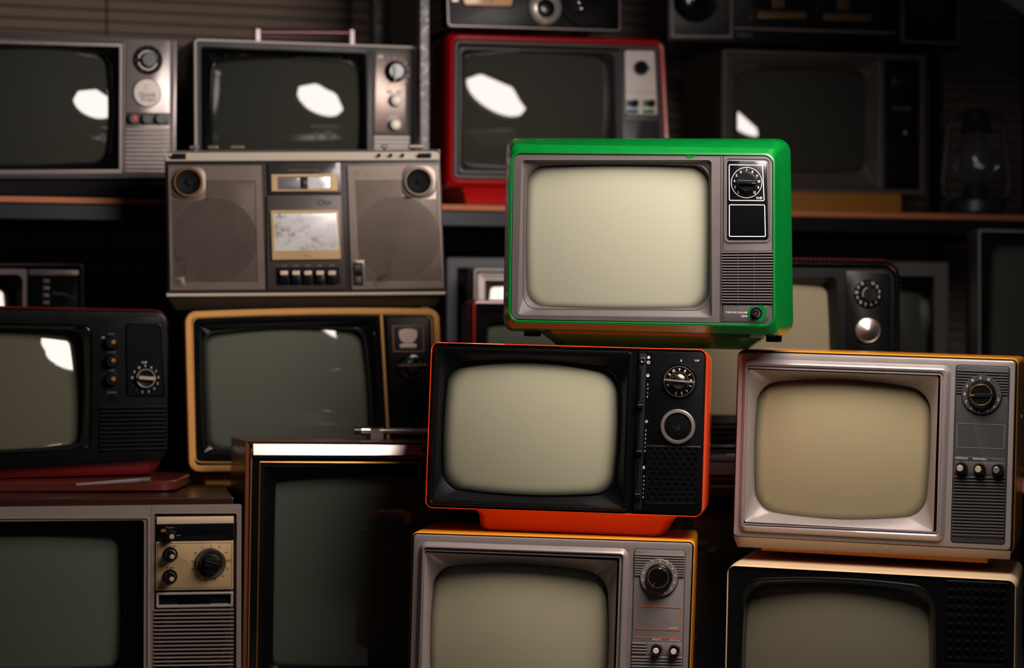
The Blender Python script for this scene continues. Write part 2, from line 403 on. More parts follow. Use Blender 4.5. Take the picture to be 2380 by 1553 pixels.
    def annulus(s, name, zx, zy, r0, r1, y, m, parent=None, a0=0, a1=360, n=48, wob=0.0):
        c = s.p(zx, zy, y); V = []; Fc = []; full = a1 - a0 >= 360
        for i in range(n + (0 if full else 1)):
            a = math.radians(a0 + (a1 - a0) * i / n); ro = r1 * (1 + random.uniform(-wob, wob)); ri = r0
            V += [(c.x + ri * math.cos(a), y, c.y + ri * math.sin(a)), (c.x + ro * math.cos(a), y, c.y + ro * math.sin(a))]
        k = n if full else n + 1
        for i in range(n):
            j = (i + 1) % k; Fc.append((2 * i, 2 * i + 1, 2 * j + 1, 2 * j))
        return make(name, V, Fc, m, parent or s.root)
    def perforated(s, name, pts, rows, cols, r, y, dep, m, stagger=False, parent=None, k=12):
        """plate of square cells each with a round hole going back; pts = quad around the cells"""
        TL, TR, BR, BL = s.q(pts, y); V = []; Fc = []
        def P(u, v): return TL.lerp(TR, u).lerp(BL.lerp(BR, u), v)
        for j in range(rows):
            off = 0.5 if (stagger and j % 2) else 0.0; nc = cols - (1 if off else 0)
            for i in range(nc):
                u0 = (i + off) / cols; u1 = (i + 1 + off) / cols; v0 = j / rows; v1 = (j + 1) / rows
                cc = P((u0 + u1) / 2, (v0 + v1) / 2); b = len(V); sq = []
                for t in range(k):
                    a = 2 * math.pi * t / k + math.pi / 4; ca, sa = math.cos(a), math.sin(a); mm = max(abs(ca), abs(sa))
                    sq.append((P((u0 + u1) / 2 + ca / mm * (u1 - u0) / 2, (v0 + v1) / 2 - sa / mm * (v1 - v0) / 2), ca, sa))
                V += [(p.x, y, p.y) for p, ca, sa in sq]
                V += [(cc.x + ca * r * 1.18, y, cc.y + sa * r * 1.18) for p, ca, sa in sq]
                V += [(cc.x + ca * r, y + r * 0.25, cc.y + sa * r) for p, ca, sa in sq]
                V += [(cc.x + ca * r * 0.9, y + dep, cc.y + sa * r * 0.9) for p, ca, sa in sq]
                for g in range(3):
                    for t in range(k):
                        t2 = (t + 1) % k; Fc.append((b + g * k + t, b + g * k + t2, b + (g + 1) * k + t2, b + (g + 1) * k + t))
                Fc.append(tuple(b + 3 * k + t for t in range(k)))
            if off:
                for (ua, ub) in ((0, 0.5 / cols), (1 - 0.5 / cols, 1)):
                    b = len(V)
                    for u, v in ((ua, j / rows), (ub, j / rows), (ub, (j + 1) / rows), (ua, (j + 1) / rows)):
                        p = P(u, v); V.append((p.x, y, p.y))
                    Fc.append((b, b + 1, b + 2, b + 3))
        return make(name, V, Fc, m, parent or s.root)
    def knob(s, zx, zy, r, y, hgt, m=None, capm=None, capr=0.45, name='knob', fluted=True, dx=0.0, dz=0.0):
        k = s.disc(name, zx, zy, [(r * 1.02, y), (r, y - hgt * 0.2), (r * 0.93, y - hgt * 0.9), (r * 0.85, y - hgt)], m or M_KNOB, y=y, n=36, flute=((1, 2), 0.05) if fluted else None)
        if capm:
            s.disc('knob_cap', zx + dx, zy + dz, [(r * capr, y - hgt), (r * capr, y - hgt - 0.0008), (r * capr * 0.9, y - hgt - 0.0012)], capm, k, y=y, n=24)
        return k
def struct(o, label=None):
    o['kind'] = 'structure'
    if label: o['label'] = label
    return o

# ================================================================== the room
RX0, RY0, RYAW = -0.813, 3.95, math.radians(18.5)      # rack front edge: a point and its yaw
RD = Vector((math.cos(RYAW), math.sin(RYAW), 0)); RB = Vector((-math.sin(RYAW), math.cos(RYAW), 0))
SHELF_Z, LOW_Z = 0.943, 0.413
struct(box('floor', -2.6, 2.6, -0.3, 6.4, -0.05, 0.0, M_FLOOR, bev=0), 'dark concrete floor below the stacked televisions')
def rackm(o):   # rack frame: origin at front edge, x along the rack, y to the back
    o.matrix_world = Matrix.Translation((RX0, RY0, 0)) @ Matrix.Rotation(RYAW, 4, 'Z'); return o
wall = rackm(struct(box('wall_back', -1.6, 3.4, 0.62, 0.72, 0.0, 2.3, mat('siding_gap', (90, 76, 68), 0.8), bev=0), 'beige wall of narrow horizontal siding boards'))
SEAM = 0.145
for i in range(44):
    z0 = 0.62 + i * 0.0245
    for a, b in ((-1.55, SEAM - 0.002), (SEAM + 0.002, 3.35)):
        V = []; h = 0.0232
        for x in (a, b):
            V += [(x, 0.62, z0), (x, 0.607, z0 + 0.001), (x, 0.605, z0 + 0.003), (x, 0.611, z0 + h - 0.002), (x, 0.614, z0 + h), (x, 0.62, z0 + h)]
        Fc = [(j, j + 1, 7 + j, 6 + j) for j in range(5)] + [tuple(range(6)), tuple(range(6, 12))[::-1]]
        make('siding_board', V, Fc, M_BEIGE, wall)
# ---- steel storage rack
rack = bpy.data.objects.new('storage_rack', None); COL.objects.link(rack); rackm(rack)
rack['label'] = 'black steel storage rack with plywood shelf carrying the back row of televisions'; rack['category'] = 'shelf'
box('shelf_board', -0.75, 3.2, 0.0, 0.46, SHELF_Z - 0.014, SHELF_Z - 0.003, M_PLYEDGE, rack, 0.001)
bm_ = box('shelf_beam', -0.75, 3.2, 0.004, 0.03, SHELF_Z - 0.046, SHELF_Z - 0.0145, M_BLKSTEEL, rack, 0.003)
box('shelf_beam', -0.75, 3.2, 0.40, 0.43, SHELF_Z - 0.046, SHELF_Z - 0.0145, M_BLKSTEEL, rack, 0.003)
def angle_post(x, y, z1, m=M_STEEL):
    t = 0.003; wd = 0.016
    V2 = [(0, 0), (wd, 0), (wd, t), (t, t), (t, 0.03), (0, 0.03)]
    V = [(x + a, y + b, 0.0) for a, b in V2] + [(x + a, y + b, z1) for a, b in V2]
    return make('post', V, [(i, (i + 1) % 6, 6 + (i + 1) % 6, 6 + i) for i in range(6)] + [tuple(range(6)), tuple(range(6, 12))[::-1]], m, rack)
angle_post(0.668, -0.006, 2.1); angle_post(0.664, 0.33, 2.1)
angle_post(-0.74, -0.006, 2.1); angle_post(-0.74, 0.43, 2.1); angle_post(2.05, 0.03, 2.1, M_BLKSTEEL); angle_post(2.05, 0.43, 2.1, M_BLKSTEEL)
box('side_panel', 0.686, 0.691, 0.02, 0.46, 0.0, 2.05, M_BLKSTEEL, rack, 0.0005)
# lower tier of the rack (world-aligned boards)
inv = rack.matrix_world.inverted()
def wboard(name, x0, x1, y0, y1, z0, z1, m):
    V = [inv @ Vector((x, y, z)) for z in (z0, z1) for x, y in ((x0, y0), (x1, y0), (x1, y1), (x0, y1))]
    return make(name, V, [(0, 1, 2, 3), (7, 6, 5, 4), (0, 1, 5, 4), (1, 2, 6, 5), (2, 3, 7, 6), (3, 0, 4, 7)], m, rack)
wboard('lower_shelf_board', -1.40, 0.065, 3.89, 4.36, LOW_Z - 0.026, LOW_Z - 0.0065, M_PLYEDGE)
wboard('lower_shelf_board', 0.065, 1.45, 4.03, 4.62, LOW_Z - 0.026, LOW_Z - 0.0065, M_PLYEDGE)
for x, y in ((-1.38, 3.93), (-1.38, 4.32), (0.03, 3.93), (0.03, 4.32), (1.40, 4.07), (1.40, 4.57)):
    wboard('lower_leg', x - 0.02, x + 0.02, y - 0.02, y + 0.02, 0.0, LOW_Z - 0.0265, M_BLKSTEEL)
# ---- softbox on its stand, upper right, its rim just reaching into the picture
sbx = bpy.data.objects.new('softbox', None); COL.objects.link(sbx)
sbx.matrix_world = Matrix.Translation(SB_POS) @ sb_dir.to_track_quat('-Z', 'Y').to_matrix().to_4x4()
sbx['label'] = 'octagonal studio softbox with dark grey fabric rim at the upper right corner'; sbx['category'] = 'lamp'
def octring(r, z): return [(r * math.cos(math.radians(22.5 + 45 * i)), r * math.sin(math.radians(22.5 + 45 * i)), z) for i in range(8)]
M_FABRIC = mat('softbox_fabric', (44, 44, 46), 0.7, var=0.15, bump=0.2, bscale=400)
V = octring(SB_R * 1.0, 0.0) + octring(SB_R * 1.0, -0.030) + octring(SB_R * 1.10, -0.030) + octring(SB_R * 1.12, 0.06) + octring(0.10, 0.34) + octring(SB_R * 1.08, 0.0) + octring(SB_R * 1.09, 0.05) + octring(0.08, 0.32)
Fc = []
for a, b in ((0, 1), (1, 2), (2, 3), (3, 4), (0, 5), (5, 6), (6, 7)):
    for i in range(8): Fc.append((a * 8 + i, a * 8 + (i + 1) % 8, b * 8 + (i + 1) % 8, b * 8 + i))
Fc.append(tuple(range(32, 40)))
Lo.parent = sbx; Lo.matrix_parent_inverse = sbx.matrix_world.inverted()
make('fabric_shell', V, Fc, M_FABRIC, sbx, 10)
V = octring(SB_R * 1.105, -0.031) + octring(SB_R * 1.125, 0.045) + octring(SB_R * 1.13, 0.045) + octring(SB_R * 1.11, -0.031)
make('rim_band', V, [(a * 8 + i, a * 8 + (i + 1) % 8, (a + 1) % 4 * 8 + (i + 1) % 8, (a + 1) % 4 * 8 + i) for a in range(4) for i in range(8)], mat('softbox_rim', (226, 222, 216), 0.5, var=0.1), sbx, 10)
for i in range(8):
    a = Vector(octring(SB_R * 1.115, 0.055)[i]); b = Vector(octring(0.105, 0.34)[i]); tube('rib', a, b, 0.006, M_FABRIC, sbx, 8)
tube('flash_head', (0, 0, 0.341), (0, 0, 0.60), 0.06, M_BLACKM, sbx, 24)
hinv = sbx.matrix_world.inverted(); top = Vector((1.55, 2.60, 1.95))
tube('boom_arm', (0, 0, 0.46), hinv @ top, 0.014, M_BLACKM, sbx, 12)
tube('stand_pole', hinv @ top, hinv @ Vector((top.x, top.y, 0.12)), 0.014, M_BLACKM, sbx, 12)
for k in range(3):
    a = math.radians(40 + 120 * k)
    tube('stand_leg', hinv @ Vector((top.x, top.y, 0.4)), hinv @ Vector((top.x + 0.36 * math.cos(a), top.y + 0.36 * math.sin(a), 0.011)), 0.010, M_BLACKM, sbx, 10)

# ================================================================== green television
def px_quad(*p): return p
def green_tv():
    t = Thing('green_television', 'bright green painted television standing on the orange one, top of the front stack', 'television', (0.1978, 3.3009, 0.6928, -8.90, 0.16, 1.29))
    t.Z = (1140, 300, 2.876); R0 = t.root
    L0 = [(150, 165), (1885, 180), (1886, 1306), (135, 1277)]
    sh = t.ring('shell', [(L0, 0.013, 0, 0.004), (L0, 0.013, 0, -0.002), (0.0012, -0.0035), (0.004, -0.003),
        ([(137, 100), (1908, 130), (1923, 1374), (112, 1330)], 0.010, 0, 0.006),
        ([(110, 72), (1962, 80), (1978, 1388), (92, 1350)], 0.014, 0, 0.035),
        ([(104, 60), (2004, 64), (2024, 1380), (84, 1345)], 0.022, 0, 0.062), (-0.0005, 0.10), (-0.004, 0.105)], M_GREEN, sharp=14)
    t.ring('back_shell', [([(112, 70), (2006, 74), (2022, 1360), (96, 1330)], 0.02, 0, 0.10), (-0.004, 0.13), (-0.05, 0.20), (-0.07, 0.30)], M_BLACKM, cap1=True)
    B = [(208, 207), (1478, 207), (1481, 1262), (182, 1243)]
    OP = ([(243, 250), (1460, 253), (1455, 1194), (238, 1182)], 0.026, (0.003, 0.002, 0.003, 0.002), 0.018)
    t.ring('bezel', [([(152, 167), (1550, 178), (1548, 1300), (138, 1274)], (0.012, 0.001, 0.001, 0.012), 0, 0.003), (-0.0006, 0.0), (-0.001, -0.001),
        (B, 0.006, 0, -0.0015), (-0.0010, -0.0004), (-0.0018, 0.004), ([(226, 232), (1468, 232), (1468, 1216), (214, 1206)], 0.024, 0, 0.010), (-0.0012, 0.0095), OP, (-0.0012, 0.024), (-0.0014, 0.05)], M_GREYBZ)
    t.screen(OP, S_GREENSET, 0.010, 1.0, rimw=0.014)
    # right-hand control side
    cp = t.plate('control_panel', [(1556, 178), (1884, 182), (1885, 1302), (1552, 1302)], (0.001, 0.011, 0.011, 0.001), -0.0008, 0.006, M_GREYBZ)
    t.plate('ribbed_strip', [(1538, 180), (1553, 180), (1550, 1302), (1534, 1301)], 0.0005, -0.0020, 0.003, M_GREYBZ2)
    t.ring('panel_frame', [([(1562, 186), (1872, 192), (1876, 760), (1560, 762)], 0.008, 0, -0.0005), (-0.0006, -0.0026), (-0.0026, -0.0026), (-0.0034, -0.0006)], M_GREYBZ)
    bp = t.plate('black_panel', [(1580, 208), (1850, 212), (1858, 744), (1580, 744)], 0.005, -0.0014, 0.002, M_BLACKG)
    t.line_box('white_frame', [(1593, 236), (1820, 240), (1832, 481), (1594, 479)], 0.0022, 0.0011, -0.0018, M_WHITE, bp)
    t.line_box('white_frame', [(1594, 504), (1835, 505), (1840, 721), (1594, 720)], 0.0022, 0.0011, -0.0018, M_WHITE, bp)
    r = t.len(102)
    t.annulus('dial_ring', 1712, 358, r - 0.0006, r + 0.0001, -0.0018, M_WHITE, bp)
    t.texts('dial_numerals', [('2', 1656, 422), ('3', 1634, 388), ('4', 1630, 347), ('5', 1644, 311), ('6', 1674, 286), ('7', 1713, 275), ('8', 1751, 286), ('9', 1782, 314), ('10', 1796, 350), ('11', 1790, 390), ('12', 1766, 424)], t.len(15.5), -0.0018, M_WHITE, bp)
    t.text('print', 'VHF', 1796, 461, t.len(16), -0.0018, M_WHITE, bp)
    k = t.disc('channel_knob', 1712, 358, [(t.len(70), -0.0014), (t.len(70), -0.004), (t.len(66), -0.005), (t.len(60), -0.0045), (t.len(58), -0.010), (t.len(54), -0.0112)], M_KNOB, y=-0.0014, flute=((1,), 0.03))
    t.bar('knob_grip', (1648, 352), (1768, 356), t.len(24), -0.020, -0.010, M_KNOB, k)
    t.bar('red_mark', (1748, 361), (1772, 362), t.len(4), -0.0205, -0.019, M_REDLINE, k)
    t.plate('grille_well', [(1545, 812), (1890, 812), (1886, 1174), (1545, 1174)], 0.001, -0.0010, 0.004, M_VOID)
    t.slats([(1547, 816), (1889, 814), (1885, 1172), (1547, 1170)], 19, 0.5, -0.0048, 0.0044, M_GREYBZ)
    for x in (1652, 1762): t.bar('grille_rib', (x, 814), (x, 1172), t.len(3.5), -0.0052, -0.001, M_GREYBZ2)
    lp = t.plate('volume_panel', [(1554, 1180), (1866, 1180), (1864, 1290), (1552, 1290)], (0.001, 0.001, 0.009, 0.001), -0.0018, 0.003, M_GREYBZ2)
    t.text('print', 'TURN ON VOLUME', 1643, 1226, t.len(11), -0.0022, M_WHITE, lp)
    t.text('print', 'OFF', 1690, 1251, t.len(11), -0.0022, M_WHITE, lp)
    t.annulus('print_dot', 1712, 1251, 0.0, t.len(4.5), -0.0022, M_WHITE, lp, n=16)
    t.annulus('paint_overspray', 1778, 1230, t.len(34), t.len(66), -0.0021, M_GREEN, lp, a0=-75, a1=75, wob=0.06)
    t.annulus('paint_overspray', 1772, 1230, t.len(34), t.len(52), -0.0021, M_GREEN, lp, a0=120, a1=235, wob=0.06)
    t.disc('knob_collar', 1776, 1231, [(t.len(41), -0.0018), (t.len(38), -0.0035), (t.len(32), -0.0035), (t.len(30), -0.001)], M_BLACK, y=-0.0018)
    k = t.disc('volume_knob', 1770, 1228, [(t.len(25), -0.001), (t.len(25), -0.012), (t.len(21), -0.013)], M_KNOB, y=-0.0018, n=8)
    t.bar('red_mark', (1768, 1231), (1778, 1236), t.len(4), -0.0135, -0.0125, M_REDLINE, k)
    V = [(1300, 184), (1318, 176), (1352, 178), (1376, 172), (1378, 180), (1350, 188), (1340, 196), (1322, 197), (1318, 190)]
    make('paint_overspray', [(p.x, -0.0018, p.y) for p in t.q(V, -0.0018)], [tuple(range(len(V)))], M_GREEN, R0)
    # pedestal and rubber feet
    zb = t.zw(0.668)
    for nm in ('pedestal',):
        a = rr([Vector((-0.165, 0.004)), Vector((0.17, 0.004)), Vector((0.17, 0.003)), Vector((-0.165, 0.003))], 0.0005)
        V = []
        for z, x0, x1, y0, y1 in ((0.006, -0.168, 0.195, 0.020, 0.29), (-0.006, -0.160, 0.188, 0.024, 0.285), (zb + 0.006, -0.146, 0.168, 0.045, 0.26), (zb, -0.140, 0.162, 0.05, 0.255)):
            c = 0.02
            V += [(x0 + c, y0, z), (x1 - c, y0, z), (x1, y0 + c, z), (x1, y1 - c, z), (x1 - c, y1, z), (x0 + c, y1, z), (x0, y1 - c, z), (x0, y0 + c, z)]
        Fc = [(k * 8 + i, k * 8 + (i + 1) % 8, k * 8 + 8 + (i + 1) % 8, k * 8 + 8 + i) for k in range(3) for i in range(8)] + [tuple(range(24, 32))]
        make(nm, V, Fc, M_GREEN, R0, 20)
    for x in (-0.178, 0.204):
        box('foot', x - 0.012, x + 0.012, 0.055, 0.085, -0.012, 0.004, M_BLACKM, R0, 0.002)
    c = t.p(2000, 1078, 0.05); o = lathe('screw', 0, 0, [(0.0028, 0), (0.0025, 0.0012), (0.001, 0.0016)], M_GOLD, R0, 12)
    o.location = (t.p(2006, 1078, 0.085).x, 0.085, c.y); o.rotation_euler = (0, 0, -math.pi / 2)
green_tv()

# ================================================================== orange television
def orange_tv():
    t = Thing('orange_television', 'orange-red television with black front and perforated speaker, middle of the front stack', 'television', (0.0790, 3.2995, 0.4125, -8.94, -0.47, 1.43))
    t.Z = (970, 780, 3.1056); R0 = t.root
    OUT = [(100, 46), (2094, 101), (2060, 1314), (56, 1246)]
    t.ring('shell', [([(112, 58), (2083, 112), (2049, 1302), (68, 1234)], 0.010, 0, 0.006), (0.0004, 0.0006), (0.0012, -0.0004), (0.0012, 0.001), (OUT, 0.0125, 0, 0.004),
         ([(112, 58), (2128, 118), (2092, 1290), (70, 1222)], 0.016, 0, 0.05), ([(130, 72), (2140, 130), (2104, 1270), (90, 1206)], 0.02, 0, 0.19), (-0.015, 0.22)], M_ORANGE, cap1=True, sharp=40)
    t.ring('front_plate', [([(113, 59), (2082, 113), (2048, 1301), (69, 1233)], 0.0095, 0, 0.008), (-0.0003, 0.0042), (-0.0010, 0.0035), ([(140, 92), (1546, 126), (1506, 1260), (94, 1208)], 0.006, 0, 0.0035), (-0.0005, 0.008)], M_BLACK)
    OP = ([(232, 218), (1445, 258), (1405, 1130), (196, 1085)], 0.026, (0.0085, 0.0055, 0.0085, 0.0045), 0.016)
    t.ring('bezel', [([(126, 76), (1560, 112), (1520, 1272), (80, 1222)], 0.008, 0, 0.005), (-0.0006, -0.001), (-0.0022, -0.0028), (-0.0045, -0.0028), (-0.0055, -0.0018),
         ([(165, 122), (1520, 162), (1480, 1235), (118, 1185)], 0.006, 0, -0.0010), ([(222, 206), (1456, 248), (1416, 1142), (186, 1098)], 0.027, (0.0085, 0.0055, 0.0085, 0.0045), 0.0135), (-0.0010, 0.0118), (-0.0020, 0.0118), OP, (-0.001, 0.05)], M_BLACK, sharp=28)
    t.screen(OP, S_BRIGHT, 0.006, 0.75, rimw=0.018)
    cp = t.plate('control_panel', [(1598, 112), (2080, 122), (2046, 1294), (1556, 1268)], (0.001, 0.0085, 0.0085, 0.001), -0.0014, 0.005, M_BLACK)
    t.plate('slider_track', [(1604, 128), (1655, 129), (1615, 1262), (1562, 1258)], 0.001, -0.0019, 0.001, M_BLACKM, cp)
    for (x0, y0, x1, y1) in ((1611, 240, 1598, 520), (1602, 560, 1586, 850), (1592, 910, 1576, 1170)):
        t.bar('slider_rail', (x0, y0), (x1, y1), t.len(17), -0.0026, -0.0015, M_BLACK, cp)
        t.bar('slider_slot', (x0 + 15, y0 + 50), (x1 + 18, y1 - 60), t.len(6), -0.0021, -0.0015, M_VOID, cp)
    for x, y in ((1608, 500), (1601, 835), (1590, 1145)):
        k = t.plate('slider_knob', [(x - 20, y - 27), (x + 21, y - 26), (x + 20, y + 27), (x - 22, y + 26)], 0.0008, -0.009, -0.0019, M_KNOB)
        t.plate('copper_line', [(x - 19, y - 3), (x + 18, y - 2), (x + 18, y + 4), (x - 19, y + 3)], 0.0002, -0.0094, -0.0085, M_GOLD, k)
    t.disc('screw', 1630, 178, [(t.len(21), -0.0019), (t.len(21), -0.005), (t.len(15), -0.0065), (t.len(12), -0.0055), (t.len(5), -0.0055)], M_CHROME, y=-0.0019, n=14)
    y = -0.0018
    t.annulus('print_dot', 1670, 158, 0, t.len(10), y, M_WHITE, cp, n=20); t.annulus('print_ring', 1669, 194, t.len(6), t.len(11), y, M_WHITE, cp, n=20)
    t.annulus('print_ring', 1664, 288, t.len(8), t.len(11.5), y, M_WHITE, cp, n=20); t.annulus('print_half', 1664, 288, 0, t.len(8), y, M_WHITE, cp, a0=180, a1=360, n=12)
    t.annulus('print_gear', 1655, 621, t.len(5.5), t.len(10), y, M_WHITE, cp, n=24, wob=0.18)
    t.annulus('print_ring', 1639, 953, t.len(8), t.len(11.5), y, M_WHITE, cp, n=20); t.annulus('print_half', 1639, 953, 0, t.len(8), y, M_WHITE, cp, a0=90, a1=270, n=12)
    for its in ([('5', 1663, 353), ('4', 1663, 383), ('1', 1663, 414), ('2', 1660, 442)], [(str(5 - i), 1649 - i * 1.2, 685 + i * 29.7) for i in range(6)], [(str(5 - i), 1636 - i * 1.2, 1017 + i * 30.1) for i in range(6)]):
        for it in its: t.text('slider_numeral', it[0], it[1], it[2], t.len(12.5), y, M_WHITE, cp)
    t.text('print', '8', 1905, 181, t.len(15), y, M_WHITE, cp); t.text('print', 'VHF', 2018, 181, t.len(13), y, M_WHITE, cp)
    t.disc('dial_recess', 1890, 332, [(t.len(128), -0.0014), (t.len(126), -0.0026), (t.len(120), -0.0024), (t.len(113), 0.001)], M_BLACKG, y=-0.0014, n=56)
    dl = t.disc('channel_dial', 1890, 332, [(t.len(112), 0.0), (t.len(111), -0.0040), (t.len(106), -0.0052), (t.len(66), -0.0056)], M_BLACKG, y=-0.002, n=56)
    t.annulus('dial_rim', 1890, 332, t.len(107), t.len(110.5), -0.0056, M_SATIN, dl)
    t.annulus('gold_ring', 1888, 332, t.len(66), t.len(69), -0.0060, M_GOLD, dl)
    t.dial_texts('dial_numerals', ['9', '8', '7', '6', '5', '4', '3', '2', '.', 'U', '', '11', '10'], 1890, 332, t.len(86), t.len(19), -0.0058, M_WHITE, 0, 360 / 13., dl, upright=False)
    k = t.disc('channel_knob', 1886, 332, [(t.len(56), -0.005), (t.len(55), -0.010), (t.len(48), -0.0125), (t.len(36), -0.0138), (t.len(16), -0.0145)], M_CHROME, y=-0.005)
    t.bar('knob_grip', (1782, 320), (2000, 340), t.len(13), -0.0175, -0.011, M_SATIN, k, end=0.8)
    t.disc('emblem_ring', 1880, 658, [(t.len(126), -0.0014), (t.len(124), -0.0045), (t.len(118), -0.006), (t.len(101), -0.0062), (t.len(97), -0.004), (t.len(96), -0.002)], M_SATIN, y=-0.0014, n=64)
    em = t.disc('emblem_disc', 1884, 655, [(t.len(99), -0.002), (t.len(98), -0.0036), (t.len(90), -0.0040)], M_JET, y=-0.002, n=56)
    random.seed(3)
    for i in range(26):
        a = random.gauss(0, 28); b = random.gauss(0, 18); t.annulus('emblem_fleck', 1884 + a, 655 + b, 0, t.len(random.uniform(0.8, 1.8)), -0.0042, M_DIM, em, n=6)
    gq = [(1654, 800), (2040, 808), (2028, 1210), (1640, 1205)]; sg = t.perforated('speaker_grille', gq, 11, 7, t.len(11.5), -0.0034, 0.0019, M_BLACK, stagger=True)
    t.ring('grille_edge', [(gq, 0.0005, 0, -0.0034), (0.0020, -0.0014)], M_BLACK, sg)
    # pedestal down to the set below
    V = []; zb = t.zw(0.3785)
    for z, x0, x1, y0, y1 in ((0.010, -0.150, 0.180, 0.012, 0.20), (-0.004, -0.143, 0.172, 0.020, 0.195), (-0.010, -0.138, 0.166, 0.026, 0.19), (zb + 0.005, -0.136, 0.155, 0.030, 0.185), (zb, -0.132, 0.150, 0.034, 0.18)):
        c = 0.012
        V += [(x0 + c, y0, z), (x1 - c, y0, z), (x1, y0 + c, z), (x1, y1 - c, z), (x1 - c, y1, z), (x0 + c, y1, z), (x0, y1 - c, z), (x0, y0 + c, z)]
    make('pedestal', V, [(k * 8 + i, k * 8 + (i + 1) % 8, k * 8 + 8 + (i + 1) % 8, k * 8 + 8 + i) for k in range(4) for i in range(8)] + [tuple(range(32, 40))], M_ORANGE, R0, 40)
orange_tv()

# ================================================================== the two taupe / silver sets share a design
def ridge_front(t, face, ridge, inner, slope, op, m_face, m_in, scr, y0, R, corner=0.006):
    rg = rr(t.q(ridge, 0), 0.011)
    F_ = rr(t.q(face, 0), corner)
    t.ring('front_frame', [(face, corner, 0, 0.016), (face, corner, 0, 0.003), (-0.0012, 0.0006), (-0.003, 0.0), (ridge, 0.013, 0, 0.0), (-0.0018, -0.0022), (-0.0045, -0.0064), (-0.0070, -0.0080), (-0.0085, -0.0078),
        (inner, 0.006, 0, -0.0064), (-0.0006, -0.0036), (-0.0016, -0.0036), (-0.0022, -0.0054), (-0.0045, -0.0054)], m_face)
    t.ring('bezel', [(slope, 0.004, 0, -0.0054), (-0.0012, -0.0040), op, (-0.0012, op[3] + 0.003), (-0.001, 0.055)], m_in)
    t.screen(op, scr, y0, R, rimw=0.017, over=0.004)

def gray_tv():
    t = Thing('grey_television', 'taupe grey television with orange outlined badge, under the orange set', 'television', (0.0538, 3.2694, 0.0795, -6.71, -0.37, 1.18))
    t.Z = (930, 1220, 3.352); R0 = t.root
    face = [(105, 72), (2278, 143), (2224, 1646), (64, 1576)]
    op = ([(262, 330), (1612, 386), (1592, 1405), (232, 1372)], 0.030, (0.0115, 0.005, 0.010, 0.005), 0.020)
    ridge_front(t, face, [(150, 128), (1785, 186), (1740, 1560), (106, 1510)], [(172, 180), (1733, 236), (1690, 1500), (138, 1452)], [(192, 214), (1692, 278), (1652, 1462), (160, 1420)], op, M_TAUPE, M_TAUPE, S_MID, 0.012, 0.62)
    body = [(96, 62), (2290, 134), (2236, 1640), (58, 1572)]
    t.ring('cabinet', [(body, 0.008, 0, 0.014), (0.0015, 0.017), (0.0015, 0.03), (0.0, 0.22), (-0.02, 0.25)], M_YELLOW, cap1=True)
    # controls
    pn = t.plate('control_panel', [(1826, 190), (2220, 202), (2186, 1585), (1790, 1572)], 0.004, -0.0012, 0.004, M_TAUPE2)
    t.line_box('panel_gap', [(1821, 184), (2225, 197), (2190, 1590), (1785, 1577)], 0.005, 0.0012, -0.0003, M_VOID)
    t.slats([(1828, 222), (2216, 236), (2211, 412), (1826, 400)], 9, 0.55, -0.0032, 0.002, M_TAUPE2, pn)
    dial_set(t, 2017, 411, 142, ['*', '2', '3', '4', '5', '6', '7', '8', '9', '10', '11', '12', 'U', '*'], -22.5, 360 / 14., M_TAUPE2, (2046, 345), (1962, 490), M_WHITE)
    t.line_box('orange_frame', [(1836, 630), (2190, 647), (2183, 825), (1831, 811)], 0.0022, 0.0008, -0.0017, M_ORANGELINE, pn)
    t.text('print', 'AC/DC', 2130, 805, t.len(15), -0.0017, M_WHITE, pn)
    t.bar('orange_line', (1830, 875), (2182, 889), t.len(5.5), -0.0016, -0.0012, M_ORANGELINE, pn)
    t.text('print', 'BRIGHT', 2000, 894, t.len(14), -0.0017, M_WHITE, pn); t.text('print', 'OFF/VOL', 2138, 900, t.len(14), -0.0017, M_WHITE, pn)
    t.plate('knob_recess', [(1926, 916), (2196, 926), (2193, 1020), (1924, 1014)], 0.002, -0.0018, 0.001, M_TAUPE, pn)
    t.slats([(1808, 912), (1922, 916), (1920, 1014), (1804, 1010)], 4, 0.55, -0.0032, 0.002, M_TAUPE2, pn)
    for x, y in ((2000, 968), (2137, 974)): t.knob(x, y, t.len(44), -0.0018, 0.011, capm=M_IVORY, capr=0.52, dx=-5, dz=6)
    t.slats([(1803, 1020), (2195, 1028), (2184, 1560), (1790, 1548)], 22, 0.55, -0.0032, 0.002, M_TAUPE2, pn)
    for x in (-0.16, 0.16): box('foot', x - 0.03, x + 0.03, 0.03, 0.22, t.zw(0.0), 0.004, M_BLACKM, R0, 0.003)
